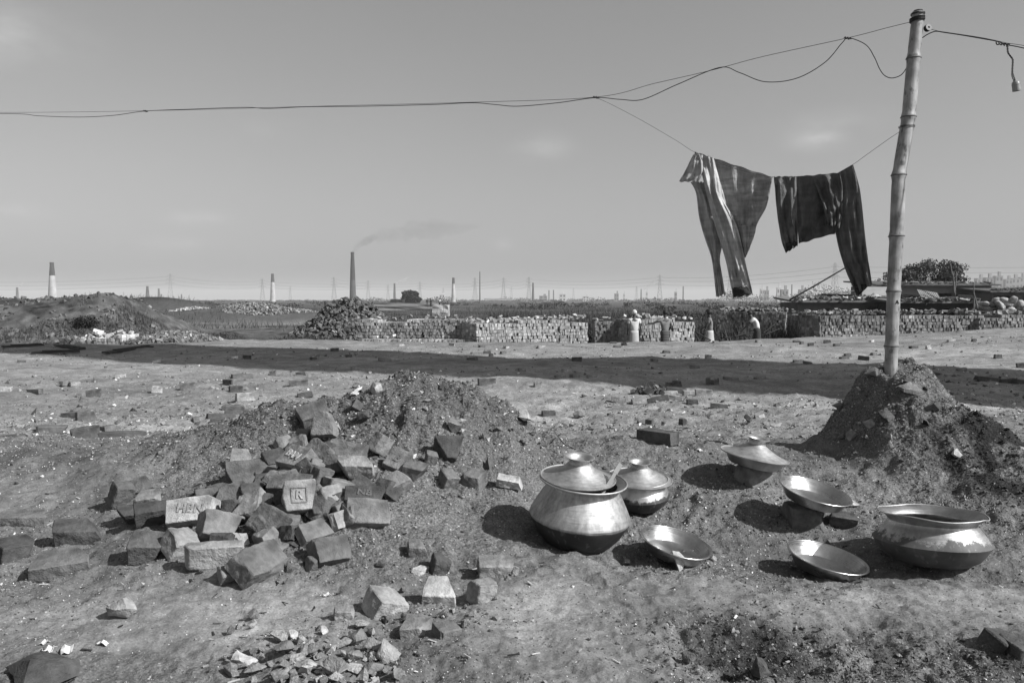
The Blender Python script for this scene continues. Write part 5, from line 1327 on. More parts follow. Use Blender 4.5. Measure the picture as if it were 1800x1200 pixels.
# the brick pile: (x, y, L, W, H cm, yaw, pitch, roll, kind, lift, label, letters)
pile = [
 (550, 740, 22, 15, 8, 24, -8, 22, 'D', .6, 'dark slab at the very top of the brick pile', None),
 (577, 764, 14, 16, 10, -10, 4, 52, 'M', .7, 'squarish brick with flat face, second from the pile top', None),
 (534, 778, 8, 11, 7, 15, 10, 40, 'L', .4, 'pale chunk wedged under the top slab', None),
 (564, 806, 20, 10, 7, -52, 10, 40, 'L', .7, 'long pale brick slanting down beside the lettered one', None),
 (526, 832, 18, 14, 9, -40, 4, 32, 'L', .9, 'broken brick whose raised white letters read BAM', 'BAM'),
 (428, 813, 14, 11, 5, 10, 14, 34, 'L', .6, 'rounded pale chunk at the upper left of the pile', None),
 (428, 850, 19, 17, 7, 24, 6, 58, 'M', .7, 'large flat-faced brick leaning back on the left of the pile', None),
 (488, 818, 14, 12, 8, 34, 0, 30, 'D', .45, 'dark brick between the flat-faced one and the lettered one', None),
 (612, 806, 25, 15, 6, -16, 6, 40, 'M', .5, 'grey slab across the top right of the pile', None),
 (624, 846, 20, 10, 11, 2, 2, 22, 'L', .7, 'blunt brick with ragged front in the middle right of the pile', None),
 (566, 858, 9, 9, 13, 40, 24, 5, 'D', .4, 'dark wedge just right of the BAM brick', None),
 (668, 800, 11, 9, 12, 52, 34, 10, 'L', .6, 'pointed pale wedge on the right shoulder of the pile', None),
 (700, 826, 17, 14, 8, -24, 10, 38, 'M', .6, 'brick with a worn stamped letter on the right shoulder', 'B'),
 (727, 840, 12, 11, 11, -10, 4, 10, 'M', .3, 'plain broken brick at the right end of the pile', None),
 (516, 870, 25, 10, 9, -8, 0, 26, 'M', .6, 'long brick lying behind the framed-letter one', None),
 (525, 904, 17, 16, 12, 24, 8, 55, 'L', .8, 'pale brick block stamped with a framed R', 'R'),
 (588, 888, 15, 11, 9, 46, 4, 36, 'L', .5, 'pale brick right of the framed-letter block', None),
 (640, 892, 20, 11, 9, 8, 3, 20, 'D', .55, 'dark brick with grooved lettering on top', 'NB'),
 (697, 864, 15, 10, 10, 36, -22, 24, 'L', .55, 'pale wedge-shaped brick on the right flank', None),
 (646, 921, 22, 14, 9, 12, 4, 38, 'L', .6, 'brick with a white scrawl on its end, low on the right', None),
 (597, 924, 9, 9, 4, 60, 10, 60, 'P', .8, 'thin pale shard standing beside the scrawled brick', None),
 (553, 943, 23, 10, 5, 60, 6, 34, 'M', .5, 'long narrow slab sliding off the front of the pile', None),
 (344, 922, 25, 13, 10, 6, 2, 50, 'P', .75, 'whitest brick, its raised letters reading HBN', 'HBN'),
 (288, 916, 26, 9, 10, 30, 6, 24, 'D', .5, 'dark fused pair of bricks left of the whitest brick', None),
 (250, 913, 24, 9, 9, 28, 6, 26, 'D', .35, 'dark long brick on the outer left of the pile', None),
 (240, 870, 20, 12, 9, 22, -8, 26, 'D', .3, 'dark broken lump at the back left of the pile', None),
 (216, 886, 11, 9, 14, 50, 16, 24, 'D', .4, 'dark upright lump beside the back left one', None),
 (262, 886, 16, 9, 8, 14, 4, 26, 'M', .4, 'brick with a pale chipped edge behind the dark pair', None),
 (386, 948, 18, 15, 12, 30, 28, 48, 'M', .5, 'dark pointed lump in front of the whitest brick', None),
 (425, 958, 8, 7, 3, 20, 12, 50, 'P', .8, 'small pale flake beside the dark pointed lump', None),
 (430, 913, 11, 11, 9, 5, 6, 50, 'M', .55, 'small square brick end right of the whitest brick', None),
 (474, 933, 15, 14, 9, -26, 12, 38, 'M', .5, 'brick chunk tucked below the framed-letter block', None),
 (412, 888, 13, 10, 5, -14, 8, 34, 'L', .5, 'flat pale piece behind the small square brick end', None),
 (462, 893, 10, 9, 7, 20, 14, 30, 'D', .4, 'dark filler piece left of the framed-letter block', None),
 (265, 978, 17, 13, 11, 16, 8, 20, 'D', .45, 'dark chunk with pale top at the front left of the pile', None),
 (320, 974, 14, 12, 12, 60, 18, 30, 'L', .45, 'knobbly pale lump behind the long front brick', None),
 (378, 996, 30, 7, 11, 15, 3, 6, 'L', .55, 'long clean-edged brick along the front of the pile', None),
 (456, 1008, 25, 15, 10, 62, 8, 34, 'M', .5, 'biggest brick block at the front corner of the pile', None),
 (404, 1018, 9, 7, 6, 40, 10, 30, 'L', .5, 'small chunk caught between the two front bricks', None),
 (490, 963, 11, 7, 3, -16, 8, 24, 'M', .5, 'thin flake right behind the biggest front block', None),
 (520, 955, 13, 7, 3, -34, 8, 24, 'D', .5, 'dark thin flake in front of the framed-letter block', None),
 (581, 980, 17, 13, 8, 36, 6, 42, 'M', .45, 'loose brick in the dirt just right of the front block', None),
 (548, 1000, 6, 6, 6, 10, 0, 10, 'M', .4, 'small cube of brick beside that loose brick', None),
 (355, 888, 14, 9, 7, 18, 0, 16, 'D', .35, 'dark brick end behind the whitest brick', None),
 (640, 868, 14, 10, 8, -30, 6, 20, 'D', .35, 'dark brick under the blunt ragged one', None),
 (600, 830, 12, 10, 8, 30, 6, 20, 'D', .35, 'dark infill brick below the grey slab', None),
 (470, 858, 13, 10, 8, 12, 10, 22, 'D', .3, 'dark rough brick left of the long one', None),
 (505, 795, 11, 8, 6, -20, 0, 20, 'D', .35, 'dark brick end above the BAM brick', None),
 (560, 905, 10, 9, 8, 10, 0, 20, 'D', .2, 'dark infill brick under the pale brick', None),
 (385, 870, 13, 9, 7, 30, 4, 20, 'D', .3, 'dark brick in the shade of the flat-faced one', None),
 # loose bricks around
 (140, 950, 22, 14, 10, 20, 4, 22, 'D', .45, 'dark brick leaning over, left of the pile', None),
 (108, 1004, 25, 16, 10, 24, 2, 14, 'M', .35, 'large worn brick in the dirt at the left', None),
 (24, 980, 18, 14, 11, 60, 4, 10, 'D', .3, 'dark round-backed brick at the left edge', None),
 (46, 916, 26, 13, 6, 4, 2, 6, 'M', .35, 'flat slab half sunk at the left edge', None),
 (789, 806, 17, 16, 10, 14, 4, 30, 'D', .55, 'dark block tilted on the slope right of the pile', None),
 (757, 815, 7, 6, 8, 10, 4, 10, 'M', .4, 'small upright chip beside the dark tilted block', None),
 (787, 854, 9, 10, 10, 30, 8, 10, 'M', .35, 'rough lump touching the cube-shaped brick', None),
 (829, 854, 14, 12, 10, -10, 2, 8, 'M', .45, 'cube-shaped brick with flat top right of the pile', None),
 (895, 852, 15, 7, 5, -8, 2, 10, 'W', .45, 'white weathered stone left of the largest pot', None),
 (873, 1012, 17, 11, 8, 8, 2, 12, 'L', .5, 'flat-topped brick above two others near the bottom', None),
 (772, 1056, 14, 12, 9, 2, 2, 30, 'P', .4, 'pale square brick near the bottom middle', None),
 (850, 1056, 10, 9, 10, 34, 6, 10, 'L', .4, 'brick half standing under the flat-topped one', None),
 (678, 1078, 15, 12, 11, 44, 18, 24, 'L', .3, 'rough pale lump like a broken clod near the bottom', None),
 (739, 1008, 10, 4, 3, 62, 4, 10, 'W', .6, 'thin white sliver standing in the dirt', None),
 (774, 1002, 8, 8, 9, 20, 10, 10, 'D', .35, 'dark angular stone beside the white sliver', None),
 (733, 972, 9, 8, 7, 10, 0, 10, 'M', .35, 'brown lump above the white sliver', None),
 (732, 1112, 13, 8, 5, 8, 2, 10, 'L', .4, 'flat brick end in front of the rough pale lump', None),
 (785, 1118, 9, 8, 6, 40, 2, 20, 'M', .35, 'half buried brick right of that flat end', None),
 (606, 1086, 8, 6, 5, 12, 4, 10, 'L', .4, 'small flat chunk left of the rough pale lump', None),
 (1156, 775, 24, 11, 7, -40, 0, 0, 'D', .5, 'single whole brick lying behind the pots, its front in shade', None),
 (1760, 1136, 15, 10, 8, 30, 8, 20, 'D', .15, 'dark rock at the lower right edge', None),
 (1795, 1150, 12, 12, 7, 10, 4, 10, 'D', .3, 'dark flat rock right at the edge beside the other', None),
 (1482, 918, 15, 9, 6, -18, 6, 10, 'D', .35, 'dark wedge of brick beside the clay block', None)]
KM = {'D': 'brick_dark', 'M': 'brick_mid', 'L': 'brick_light', 'P': 'brick_pale', 'W': 'white_stone'}
for i, (px, py, L, W, H, yaw, pi_, ro, kd, lift, lab, letters) in enumerate(pile):
    L, W, H = L * .86, W * .82, H * .80
    o = link('brick', brick_mesh(L / 100, W / 100, H / 100, i + 1, 1 if i % 3 else 2, (1.1 if i % 3 else .7) if letters is None else .5, .014, (2, 3, 1, 2)[i % 4] if letters is None else 1), M[KM[kd]])
    if lab.startswith('single whole'): o.data = brick_mesh(.235, .11, .072, 3, 0, .4, .02, 0); o.data.materials.append(M['brick_dark'])
    lay(o, px, py, H / 100, yaw, pi_, ro, lift)
    tag(o, lab, 'stone' if ('stone' in lab or 'rock' in lab or 'slab' in lab or 'lump' in lab) else 'brick', 'bricks and blocks lying close to the camera')
    if letters:
        sz = min(W / 100 * (.38 if letters == 'R' else .52), L / 100 * 1.0 / max(1, len(letters)))
        t_ = link('embossed_lettering', text_mesh(letters, sz, .003), M['white_stone' if letters == 'BAM' else KM[kd]], o)
        # letters stand on the face that looks to the camera side (top face of the brick)
        t_.location = (0, 0, H / 200 * .98 + .0005); t_.rotation_euler = (0, 0, R(-8)); t_.location.z += .0006
        if letters == 'R':
            fb = MB(); q = sz * .62
            for (cx_, cy_, hx_, hy_) in ((0, q, q, .0025), (0, -q, q, .0025), (q, 0, .0025, q), (-q, 0, .0025, q)): fb.box((cx_, cy_, H / 200 * .98 + .0005), (hx_, hy_, .0032))
            fb.build('embossed_frame', M[KM[kd]], o)
clay_block('squat block carrying the lidded pan', gC + Vector((0, 0, -.02)), .16, .14, .105, 71, 24)
clay_block('dark clay block carrying the propped plate', gB + Vector((-.01, .01, -.02)), .19, .17, .105, 72, -8)
# stones
def stone(px, py, s, label, mat='brick_mid', lift=.3, seed=0, cat='stone', grp=None, thr=None):
    m = max(s) / 100
    o = link('stone', rock_mesh(s[0] / 100, s[1] / 100, s[2] / 100, seed + int(px), thr or max(.012, m * .22)), M[mat]); lay(o, px, py, s[2] / 100, (px * 37) % 360, (px * 13) % 25 - 12, (py * 7) % 25 - 12, lift)
    return tag(o, label, cat, grp)
stone(80, 1184, (30, 22, 10), 'wide dark rounded slab at the bottom left corner', 'brick_dark', .1, thr=.03)
stone(1187, 1001, (8, 6, 10), 'small upright stone propping the plate beside the largest pot', 'brick_pale', .35)
stone(1316, 744, (18, 10, 13), 'dark peaked stone above the lidded pan', 'brick_dark', .4)
stone(1018, 734, (22, 14, 14), 'brown boulder-like clod behind the largest pot', 'brick_mid', .35)
stone(922, 734, (22, 12, 6), 'flat pale slab at the foot of the spoil mound', 'brick_pale', .3)
stone(797, 756, (7, 7, 9), 'small pointed stone on the spoil mound', 'brick_mid', .35)
stone(217, 1082, (12, 10, 8), 'single pale stone on bare ground at lower left', 'brick_pale', .4)
stone(1253, 985, (5, 4, 3), 'pale pebble just right of the plate by the largest pot', 'brick_pale', .4)
stone(640, 740, (11, 8, 8), 'dark clod in the hollow of the spoil mound', 'brick_dark', .3)
stone(662, 690, (9, 7, 8), 'upright stone near the crest of the spoil mound', 'brick_light', .35)
stone(630, 718, (11, 9, 7), 'dark clod just above the top slab of the pile', 'brick_dark', .3)
stone(1497, 890, (8, 8, 3), 'pale flat stone right of the propped plate', 'brick_pale', .4)
stone(1535, 660, (12, 10, 8), 'knob of earth on the left brow of the post mound', 'brick_mid', .3)
stone(1600, 690, (14, 9, 8), 'rough clod on the front of the post mound', 'brick_mid', .3)
stone(1680, 800, (8, 6, 4), 'flat pale stone on the right flank of the post mound', 'brick_pale', .4)
stone(1560, 735, (12, 8, 6), 'dark flat stone in the middle of the post mound', 'brick_dark', .3)
stone(1500, 770, (9, 8, 7), 'rough stone low on the front of the post mound', 'brick_mid', .3)
stone(1640, 720, (10, 7, 6), 'angular stone on the right brow of the post mound', 'brick_mid', .3)
stone(1710, 695, (11, 8, 5), 'white flat stone behind the post mound', 'white_stone', .3)
stone(1792, 800, (6, 6, 6), 'pale round stone on the dark ash heap', 'brick_pale', .4)
stone(1480, 770, (6, 5, 5), 'small stone left of the rough one on the mound foot', 'brick_mid', .3)
stone(1335, 1186, (9, 6, 8), 'dark stone poking in at the bottom edge', 'brick_dark', .2)
stone(1210, 1165, (5, 4, 5), 'cube-like stone in the dark hollow at the bottom', 'brick_mid', .4)
stone(1100, 992, (4, 4, 3), 'small pebble in front of the largest pot', 'brick_light', .4)
stone(1170, 875, (7, 5, 4), 'pale pebble right of the smaller pot', 'brick_light', .4)
stone(905, 1010, (5, 4, 4), 'pebble at the right end of the flat-topped brick', 'brick_light', .4)
# white scraps
def scrap(px, py, s, label):
    mb = MB(); rs = random.Random(px); n = 5; V = []
    for i in range(n):
        for j in range(n): V.append(((i / 4 - .5) * s * rs.uniform(.7, 1.1), (j / 4 - .5) * s * .6 * rs.uniform(.7, 1.1), s * .16 * math.sin(i * 1.7 + px) + s * .08 * math.cos(j * 2.3)))
    mb.add(V, [(i * n + j, (i + 1) * n + j, (i + 1) * n + j + 1, i * n + j + 1) for i in range(n - 1) for j in range(n - 1)])
    o = mb.build('paper_scrap', M['cloth_white']); o.modifiers.new('t', 'SOLIDIFY').thickness = .0012
    lay(o, px, py, .01, px % 180, 8, 10, .9); tag(o, label, 'paper scrap', 'white scraps on the ground')
scrap(84, 1146, .05, 'white scrap above the wide dark slab, left one'); scrap(118, 1143, .055, 'white scrap above the wide dark slab, right one'); scrap(80, 1131, .03, 'small white scrap uppermost above the dark slab')
scrap(180, 1133, .035, 'white scrap right of the wide dark slab'); scrap(1229, 793, .045, 'white scrap just left of the lidded pan'); scrap(1497, 884, .04, 'white scrap right of the propped plate'); scrap(575, 1048, .03, 'tiny white scrap below the loose brick')

# bricks scattered over the plain: (x, y, kind, L scale, yaw, zone)
zones = {'a': 'on the sunlit plain at the left', 'b': 'on the plain left of the spoil mound', 'c': 'in the wide shadow behind the mound', 'd': 'in the cluster right behind the pots', 'e': 'on the far plain in front of the stacks', 'f': 'on the plain near the bamboo post'}
sc = [
 (24, 786, 'D', 1.2, 10, 'a'), (38, 637, 'D', .7, 20, 'a'), (115, 677, 'M', .75, 70, 'a'), (131, 677, 'L', .6, 40, 'a'), (64, 691, 'M', 1.1, -30, 'a'), (165, 696, 'D', .8, 20, 'a'), (146, 697, 'L', .6, 10, 'a'), (158, 707, 'M', 1, 12, 'a'),
 (130, 733, 'M', 1.1, -14, 'a'), (153, 738, 'M', .9, 34, 'a'), (94, 760, 'M', 1.2, 14, 'a'), (150, 770, 'D', .9, 40, 'a'), (221, 772, 'D', 1.6, 8, 'a'), (190, 757, 'M', .5, 60, 'a'), (322, 774, 'M', 1.4, 34, 'a'), (277, 637, 'P', .8, 10, 'a'), (330, 683, 'M', .9, 15, 'a'), (276, 689, 'W', .6, 20, 'a'), (8, 687, 'P', .8, 10, 'a'), (212, 664, 'P', .7, 5, 'a'),
 (402, 677, 'D', .8, -20, 'b'), (414, 689, 'D', .8, 30, 'b'), (432, 703, 'P', 1.1, 40, 'b'), (407, 720, 'M', .9, 5, 'b'), (417, 727, 'M', 1.2, 20, 'b'), (440, 727, 'M', .7, 80, 'b'), (388, 737, 'D', 1.3, 35, 'b'), (392, 744, 'M', 1, 5, 'b'), (349, 741, 'L', .5, 30, 'b'), (425, 664, 'M', 1.5, 35, 'b'), (530, 659, 'D', .8, -10, 'b'), (525, 678, 'L', 1.2, 5, 'b'), (536, 697, 'D', .9, 30, 'b'), (413, 630, 'W', .6, 10, 'b'), (435, 631, 'D', .9, 10, 'b'), (551, 632, 'D', .6, 40, 'b'), (480, 660, 'M', .5, 10, 'b'), (332, 646, 'L', .6, 20, 'b'), (625, 650, 'L', .8, 10, 'b'),
 (588, 618, 'D', .9, 10, 'e'), (613, 627, 'D', .6, 30, 'e'), (676, 634, 'M', 1.2, 15, 'e'), (706, 608, 'P', .7, 20, 'e'), (795, 608, 'P', .9, -30, 'e'), (830, 633, 'D', .9, -15, 'e'), (856, 621, 'D', .8, 10, 'e'), (864, 627, 'M', .6, 5, 'e'), (847, 610, 'D', .7, 40, 'e'), (884, 621, 'D', .7, 40, 'e'), (890, 612, 'P', .7, 60, 'e'), (952, 611, 'P', 1, 15, 'e'), (1014, 635, 'D', .9, 10, 'e'), (1085, 611, 'D', .9, 15, 'e'), (1098, 607, 'D', .9, -20, 'e'), (1078, 604, 'D', .9, 0, 'e'), (1171, 620, 'D', .8, 10, 'e'), (1258, 602, 'M', .8, 20, 'e'), (1375, 589, 'L', 1.6, 0, 'e'), (1333, 601, 'M', .8, 30, 'e'),
 (985, 664, 'L', .8, 10, 'c'), (1010, 663, 'M', .7, 40, 'c'), (1040, 664, 'L', .7, 5, 'c'), (995, 654, 'L', .7, 20, 'c'), (1223, 647, 'M', .9, -20, 'c'), (1245, 674, 'D', .9, 70, 'c'), (1257, 676, 'D', .6, 30, 'c'), (1285, 669, 'M', 1.1, 10, 'c'), (1336, 667, 'M', .8, 5, 'c'), (855, 676, 'D', 1.2, 30, 'c'), (945, 680, 'L', .5, 20, 'c'), (1245, 630, 'L', .6, 10, 'c'), (1403, 637, 'M', .9, 5, 'c'), (1420, 640, 'M', .8, -10, 'c'), (917, 652, 'L', .6, 10, 'c'), (1150, 635, 'M', .6, 30, 'c'),
 (1181, 678, 'M', .8, 20, 'd'), (1191, 679, 'D', .7, 0, 'd'), (1189, 689, 'D', 1.3, -5, 'd'), (1210, 693, 'L', .7, 10, 'd'), (1236, 696, 'L', 1, 0, 'd'), (1178, 694, 'W', .9, 5, 'd'), (1187, 702, 'P', .9, -10, 'd'), (1156, 705, 'D', 1.3, 16, 'd'), (1088, 705, 'L', .9, -6, 'd'), (1127, 708, 'L', 1.2, 4, 'd'), (1217, 709, 'D', .6, 0, 'd'), (1130, 685, 'P', .6, 20, 'd'), (1267, 717, 'L', 1.0, -20, 'd'), (964, 730, 'D', .7, 10, 'd'), (1142, 745, 'D', .28, 60, 'd'), (1200, 748, 'D', .3, 30, 'd'),
 (1400, 602, 'D', .9, 5, 'f'), (1410, 605, 'M', .7, 30, 'f'), (1425, 608, 'D', .8, 20, 'f'), (1455, 603, 'D', 1.0, 0, 'f'), (1471, 608, 'D', .8, -10, 'f'), (1484, 631, 'D', .9, 15, 'f'), (1518, 633, 'D', 1.0, -30, 'f'), (1535, 624, 'M', .7, 30, 'f'), (1532, 601, 'P', .6, 20, 'f'), (1606, 612, 'D', .9, 10, 'f'), (1632, 613, 'W', .6, 20, 'f'), (1672, 600, 'P', .9, 10, 'f'), (1713, 601, 'D', .8, 20, 'f'), (1640, 660, 'D', 1.0, -25, 'f'), (1735, 669, 'D', 1.8, 4, 'f'), (1772, 672, 'D', 1.1, -12, 'f'), (1795, 674, 'D', 1.1, 10, 'f'), (1797, 646, 'D', .9, 10, 'f'), (1690, 652, 'L', .7, 0, 'f'), (1490, 625, 'M', .6, 0, 'f'), (1755, 630, 'M', .8, 10, 'f')]
byz = {}
for r in sc: byz.setdefault(r[5], []).append(r)
protos = [brick_mesh(.24, .115, .075, 100 + k, 1 if k in (1, 3, 4) else 0, .7, .03, k % 3) for k in range(7)]
KN = {'D': 'dark', 'M': 'brown-grey', 'L': 'light grey', 'P': 'pale', 'W': 'white'}
pk = {}
for z_, rows in byz.items():
    rows.sort()
    for i, (px, py, kd, ls, yaw, _) in enumerate(rows):
        k = (int(px) * 7 + i) % 7
        if (k, kd) not in pk:
            me = protos[k].copy(); me.materials.clear(); me.materials.append(M[KM[kd]]); pk[(k, kd)] = me
        o = link('loose_brick', pk[(k, kd)]); g = G(px, py, 7.5)
        edge_ = (int(px) % 3 == 0); s = ls if ls < 1 else ls ** .8
        o.scale = (ls * 1.08, min(1.1, .75 + .3 * ls), min(1.15, .8 + .25 * ls))
        o.rotation_euler = (R(90 if edge_ else 0) + rng.normal(0, .06), rng.normal(0, .08), R(yaw) + rng.normal(0, .08))
        o.location = (g.x, g.y, g.z + (.045 if edge_ else .026) * o.scale[2])
        tag(o, '%s brick, %s from the left %s' % (KN[kd], ordinal(i), zones[z_]), 'brick', 'loose bricks on the plain')

# rubble heap at the bottom edge and fragments around the pile
rprot = {}
for k in range(14):
    for kd in ('brick_mid', 'brick_light', 'brick_pale'):
        me = rock_mesh(1.0, rng.uniform(.6, .95), rng.uniform(.35, .8), 300 + k, .34, 11); me.materials.append(M[kd]); rprot[(k, kd)] = me
def fragments(n, sampler, smin, smax, label, group, kinds, lift=.3):
    for i in range(n):
        px, py = sampler(); g = G(px, py); s = smin * (smax / smin) ** (rng.random() ** 1.6)
        o = link('brick_fragment', rprot[(int(rng.integers(14)), kinds[int(rng.integers(len(kinds)))])]); o.scale = (s, s, s)
        o.rotation_euler = (rng.normal(0, .5), rng.normal(0, .5), rng.uniform(0, 6.28)); o.location = g + Vector((0, 0, s * lift)); tag(o, label, 'brick fragment', group)
def samp_poly(cx, cy, rx, ry):
    def f():
        while True:
            a, b = rng.normal(0, .5, 2)
            if abs(a) < 1 and abs(b) < 1: return cx + a * rx, min(1230, cy + b * ry)
    return f
rub = [(430, 1166, .085, 'P', 'pale flat-topped fragment leading the rubble at its left end'), (449, 1184, .075, 'L', 'rounded fragment below the flat-topped one'), (412, 1185, .06, 'L', 'blocky fragment at the outer left of the rubble'), (505, 1150, .09, 'L', 'long slanting fragment in the upper left of the rubble'), (522, 1166, .07, 'P', 'pale curled fragment under the long slanting one'),
 (582, 1182, .12, 'L', 'biggest fragment of the rubble, at the very bottom'), (541, 1180, .085, 'L', 'grey fragment left of the biggest one'), (627, 1130, .085, 'M', 'brown lump at the upper right of the rubble'), (601, 1138, .065, 'L', 'upright chip left of the brown lump'), (570, 1113, .055, 'W', 'white stone alone above the rubble'), (513, 1121, .05, 'P', 'pale flat stone above the rubble, left of the white one'),
 (622, 1158, .065, 'L', 'knobbly grey stone in the middle of the rubble'), (657, 1142, .08, 'L', 'rough grey stone right of the brown lump'), (683, 1156, .10, 'L', 'tall thin shard standing at the right of the rubble'), (650, 1184, .09, 'M', 'dark angular stone right of the biggest fragment'), (557, 1143, .06, 'M', 'splintered dark piece in the upper middle of the rubble'), (625, 1180, .055, 'P', 'small pale wedge touching the biggest fragment'), (700, 1190, .06, 'M', 'dull stone at the lower right end of the rubble')]
for i, (px, py, s_, kd, lab) in enumerate(rub):
    o = link('rubble_stone', rock_mesh(s_, s_ * rng.uniform(.6, .8), s_ * rng.uniform(.5, .7) if 'tall' not in lab else s_ * 1.1, 700 + i, .016, 12), M[KM[kd]]); g = G(px, py); o.location = g + Vector((0, 0, s_ * .2)); o.rotation_euler = (rng.normal(0, .3), rng.normal(0, .3), rng.uniform(0, 6)); tag(o, lab, 'stone', 'larger stones of the rubble')
fragments(110, samp_poly(545, 1155, 180, 70), .016, .06, 'angular brick fragment in the rubble spread at the bottom edge', 'rubble at the bottom edge', ('brick_light', 'brick_light', 'brick_pale', 'brick_pale'))
fragments(30, samp_poly(560, 1198, 150, 25), .02, .07, 'angular brick fragment in the rubble spread at the bottom edge', 'rubble at the bottom edge', ('brick_light', 'brick_pale', 'brick_pale'))
fragments(56, samp_poly(770, 1078, 130, 42), .012, .045, 'little brick crumb among the bricks at the bottom middle', 'crumbs at the bottom middle', ('brick_light', 'brick_pale', 'brick_mid'))
hb = [brick_mesh(rng.uniform(.08, .15), rng.uniform(.08, .115), rng.uniform(.05, .085), 900 + k, 1, 1.3, .018, 2) for k in range(12)]
hk = {}
for i in range(44):
    px, py = samp_poly(505, 880, 215, 95)()
    if py < 880 - (px - 505) * .0 and abs(px - 545) > 60 + (py - 760) * 1.1: px = 545 + (px - 545) * .45
    kd = ('brick_dark', 'brick_mid', 'brick_mid', 'brick_dark', 'brick_light')[int(rng.integers(5))]; k = int(rng.integers(12))
    if (k, kd) not in hk: hk[(k, kd)] = hb[k].copy(); hk[(k, kd)].materials.clear(); hk[(k, kd)].materials.append(M[kd])
    o = link('half_brick', hk[(k, kd)]); lay(o, px, py, .06, rng.uniform(0, 360), rng.normal(0, 22), rng.normal(20, 22), .35)
    tag(o, 'broken half brick wedged among the larger ones of the big pile', 'brick', 'half bricks in the big pile')
fragments(70, samp_poly(480, 930, 280, 110), .015, .07, 'brick crumb caught between the bricks of the big pile', 'crumbs in the brick pile', ('brick_mid', 'brick_light', 'brick_mid'))

# gravel: far too many chips to count
def gravel(name, label, n, f, smin, smax, tone, white=.04, seed=1, size_p=2.2, yr=(1.9, 13), tetra=False):
    r = np.random.default_rng(seed); out = []
    while sum(map(len, out)) < n:
        Y = np.exp(r.uniform(np.log(yr[0]), np.log(yr[1]), n)); X = r.uniform(-.85, .85, n) * Y
        k = r.random(n) < f(X, Y); out.append(np.stack([X, Y], -1)[k])
    XY = np.concatenate(out)[:n]; X, Y = XY.T; Z = hgt(X, Y)
    s = smin * (smax / smin) ** (r.random(n) ** size_p) * np.clip(Y / 3.5, .8, 2.0)
    d = np.array([(1, 0, 0), (-1, 0, 0), (0, 1, 0), (0, -1, 0), (0, 0, 1), (0, 0, -1)], float)
    L = d[None] * s[:, None, None] * r.uniform(.55, 1.25, (n, 6, 1)) + r.normal(0, .22, (n, 6, 3)) * s[:, None, None]
    if tetra: L = np.array([(1, 0, -.4), (-.5, .87, -.4), (-.5, -.87, -.4), (0, 0, .8)])[None] * s[:, None, None] * r.uniform(.6, 1.3, (n, 4, 1)) + r.normal(0, .2, (n, 4, 3)) * s[:, None, None]
    L[..., 2] *= .7
    Rm = rot_np(r.normal(0, .5, n), r.normal(0, .5, n), r.uniform(0, 6.28, n))
    V = np.einsum('nij,nkj->nki', Rm, L) + np.stack([X, Y, Z + s * .2], -1)[:, None]
    q = np.array([(0, 2, 4), (2, 1, 4), (1, 3, 4), (3, 0, 4), (2, 0, 5), (1, 2, 5), (3, 1, 5), (0, 3, 5)])
    nv_ = 6
    if tetra: q = np.array([(0, 2, 1), (0, 1, 3), (1, 2, 3), (2, 0, 3)]); nv_ = 4
    F = (q[None] + (np.arange(n) * nv_)[:, None, None]).reshape(-1, 3)
    t = tone * np.exp(r.normal(0, .45, n)); t = np.where(r.random(n) < white, r.uniform(.35, .7, n), t)
    coalm = mound_masks(X, Y)[3] > .055; t = np.where(coalm, t * .25, t); t = t * (1 - .5 * np.clip(churn_mask(X, Y), 0, 1))
    o = link(name, mesh_np(name, V.reshape(-1, 3), F, tone=np.repeat(np.clip(t, .01, .75), nv_)), M['gravel']); tag(o, label, 'gravel', None, 'stuff')
def fg(X, Y):
    mA, pi_, po, co = mound_masks(X, Y)
    d = .18 + 1.2 * np.clip((mA + po + co + pi_) / .3, 0, 1) + .35 * np.clip(fbm(X * 1.3, Y * 1.3, 400, 3), -1, 1)
    d = d - .75 * np.clip(sandy_mask(X, Y), 0, 1) + .5 * churn_mask(X, Y) + .25 * gauss(X, Y, 1.2, 4.2, .8, .5)
    return np.clip(d, .03, 1) * np.where(Y > 7, .6, 1)
gravel('grit', 'fine grit and pale brick dust over the near ground', 150000, lambda X, Y: np.clip(fg(X, Y) + .15, .06, 1), .0012, .0048, .145, .065, 1, 1.6, (1.9, 9), True)
gravel('gravel', 'small gravel and pale chips strewn over the near ground', 55000, lambda X, Y: np.clip(fg(X, Y) * .7 + .9 * np.clip(fbm(X * 3.2, Y * 3.2, 420, 3), 0, 1) * (1 - .8 * np.clip(sandy_mask(X, Y), 0, 1)), .02, 1), .0026, .0085, .13, .05, 5, 2.2)
gravel('clods', 'coarse crumbs of earth over the mounds', 4200, lambda X, Y: np.clip(fg(X, Y) ** 2 * .6 + 1.6 * churn_mask(X, Y), .01, 1), .005, .015, .12, .012, 2, 2.6)
gravel('plain_gravel', 'small stones and brick chips littering the plain', 9000, lambda X, Y: np.clip(.5 + .6 * fbm(X * .4, Y * .4, 410, 3), .03, 1), .006, .028, .15, .06, 3, 3.0, (8, 31))
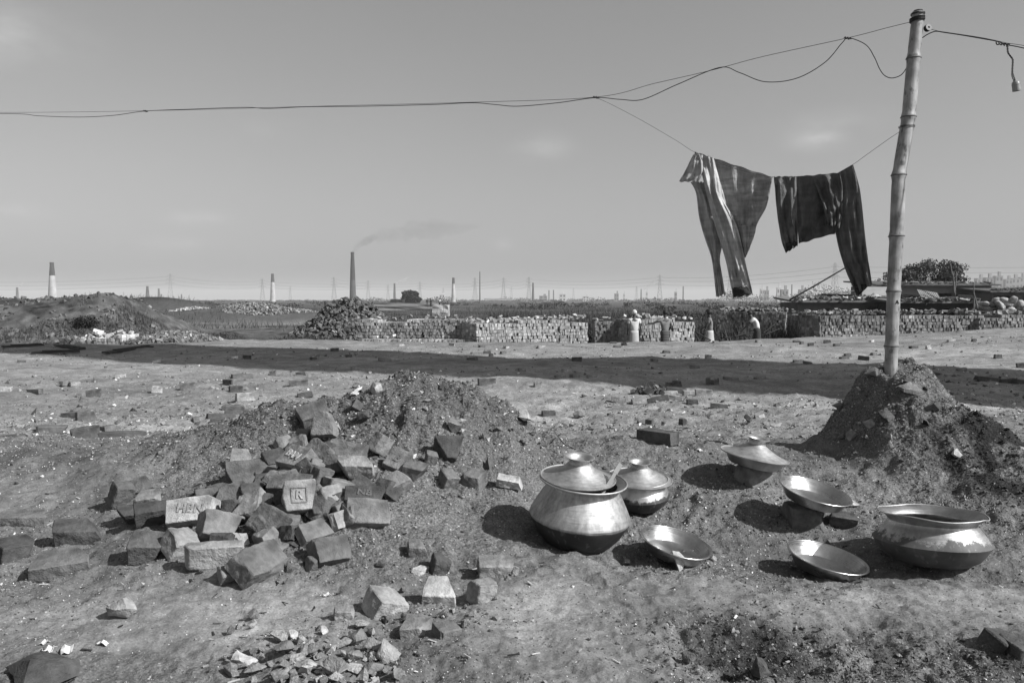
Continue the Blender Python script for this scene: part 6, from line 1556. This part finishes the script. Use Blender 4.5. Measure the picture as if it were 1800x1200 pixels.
gravel('clods', 'lumps of earth on the slopes of both mounds', 220, lambda X, Y: np.clip(fg(X, Y) ** 3, .0, 1) * (mound_masks(X, Y)[0] + mound_masks(X, Y)[2] > .12), .012, .036, .12, .02, 4, 2.4, (3.4, 6))
def twigs(n):
    Y = np.exp(rng.uniform(np.log(2.2), np.log(9), n)); X = rng.uniform(-.7, .7, n) * Y; L = rng.uniform(.005, .020, n) * np.clip(Y / 4, 1, 1.6)
    C = np.stack([X, Y, hgt(X, Y) + .004], -1); V, F = boxes_np(C, np.stack([L, rng.uniform(.001, .004, n), rng.uniform(.0006, .0015, n)], -1), rot_np(rng.normal(0, .2, n), rng.normal(0, .15, n), rng.uniform(0, 6.28, n)))
    o = link('twigs', mesh_np('twigs', V, F, tone=np.repeat(np.where(rng.random(n) < .6, .03, .3) * np.exp(rng.normal(0, .3, n)), 8)), M['gravel']); tag(o, 'bits of straw and dark twig scattered over the near ground', 'litter', None, 'stuff')
twigs(380)
# bent bit of wire behind the pots
pts = [G(x, y) + Vector((0, 0, z)) for x, y, z in ((978, 747, .01), (974, 755, .035), (975, 766, .04), (981, 776, .03), (992, 785, .015), (1004, 789, .01), (1012, 791, .006))]
o0 = pts[0]; o = MB().tube([p - o0 for p in catmull(pts, 6)], .0028, 6).build('bent_wire', M['wire'], None, True); o.location = o0; tag(o, 'bent bit of dark wire on the ground behind the largest pot', 'wire')
# dark planks lying along the plain's edge at the left
for a, b, lab in (((55, 622), (140, 621), 'thin dark plank lying at the foot of the white bricks'), ((185, 624), (265, 610), 'dark slanting plank in front of the grey rubble'), ((5, 611), (75, 609), 'dark plank flat on the ground near the left edge'), ((100, 610), (145, 615), 'dark batten left of the white brick row')):
    A, B = G(*a), G(*b); c = (A + B) / 2; d = B - A; mb = MB(); mb.box((0, 0, 0), (d.length / 2, .10, .02)); mb.box((d.length * .1, .05, .035), (d.length * .38, .06, .012)); o = mb.build('plank', M['dark']); o.location = c + Vector((0, 0, .05)); o.rotation_euler = (.05, 0, math.atan2(d.y, d.x)); tag(o, lab, 'plank')
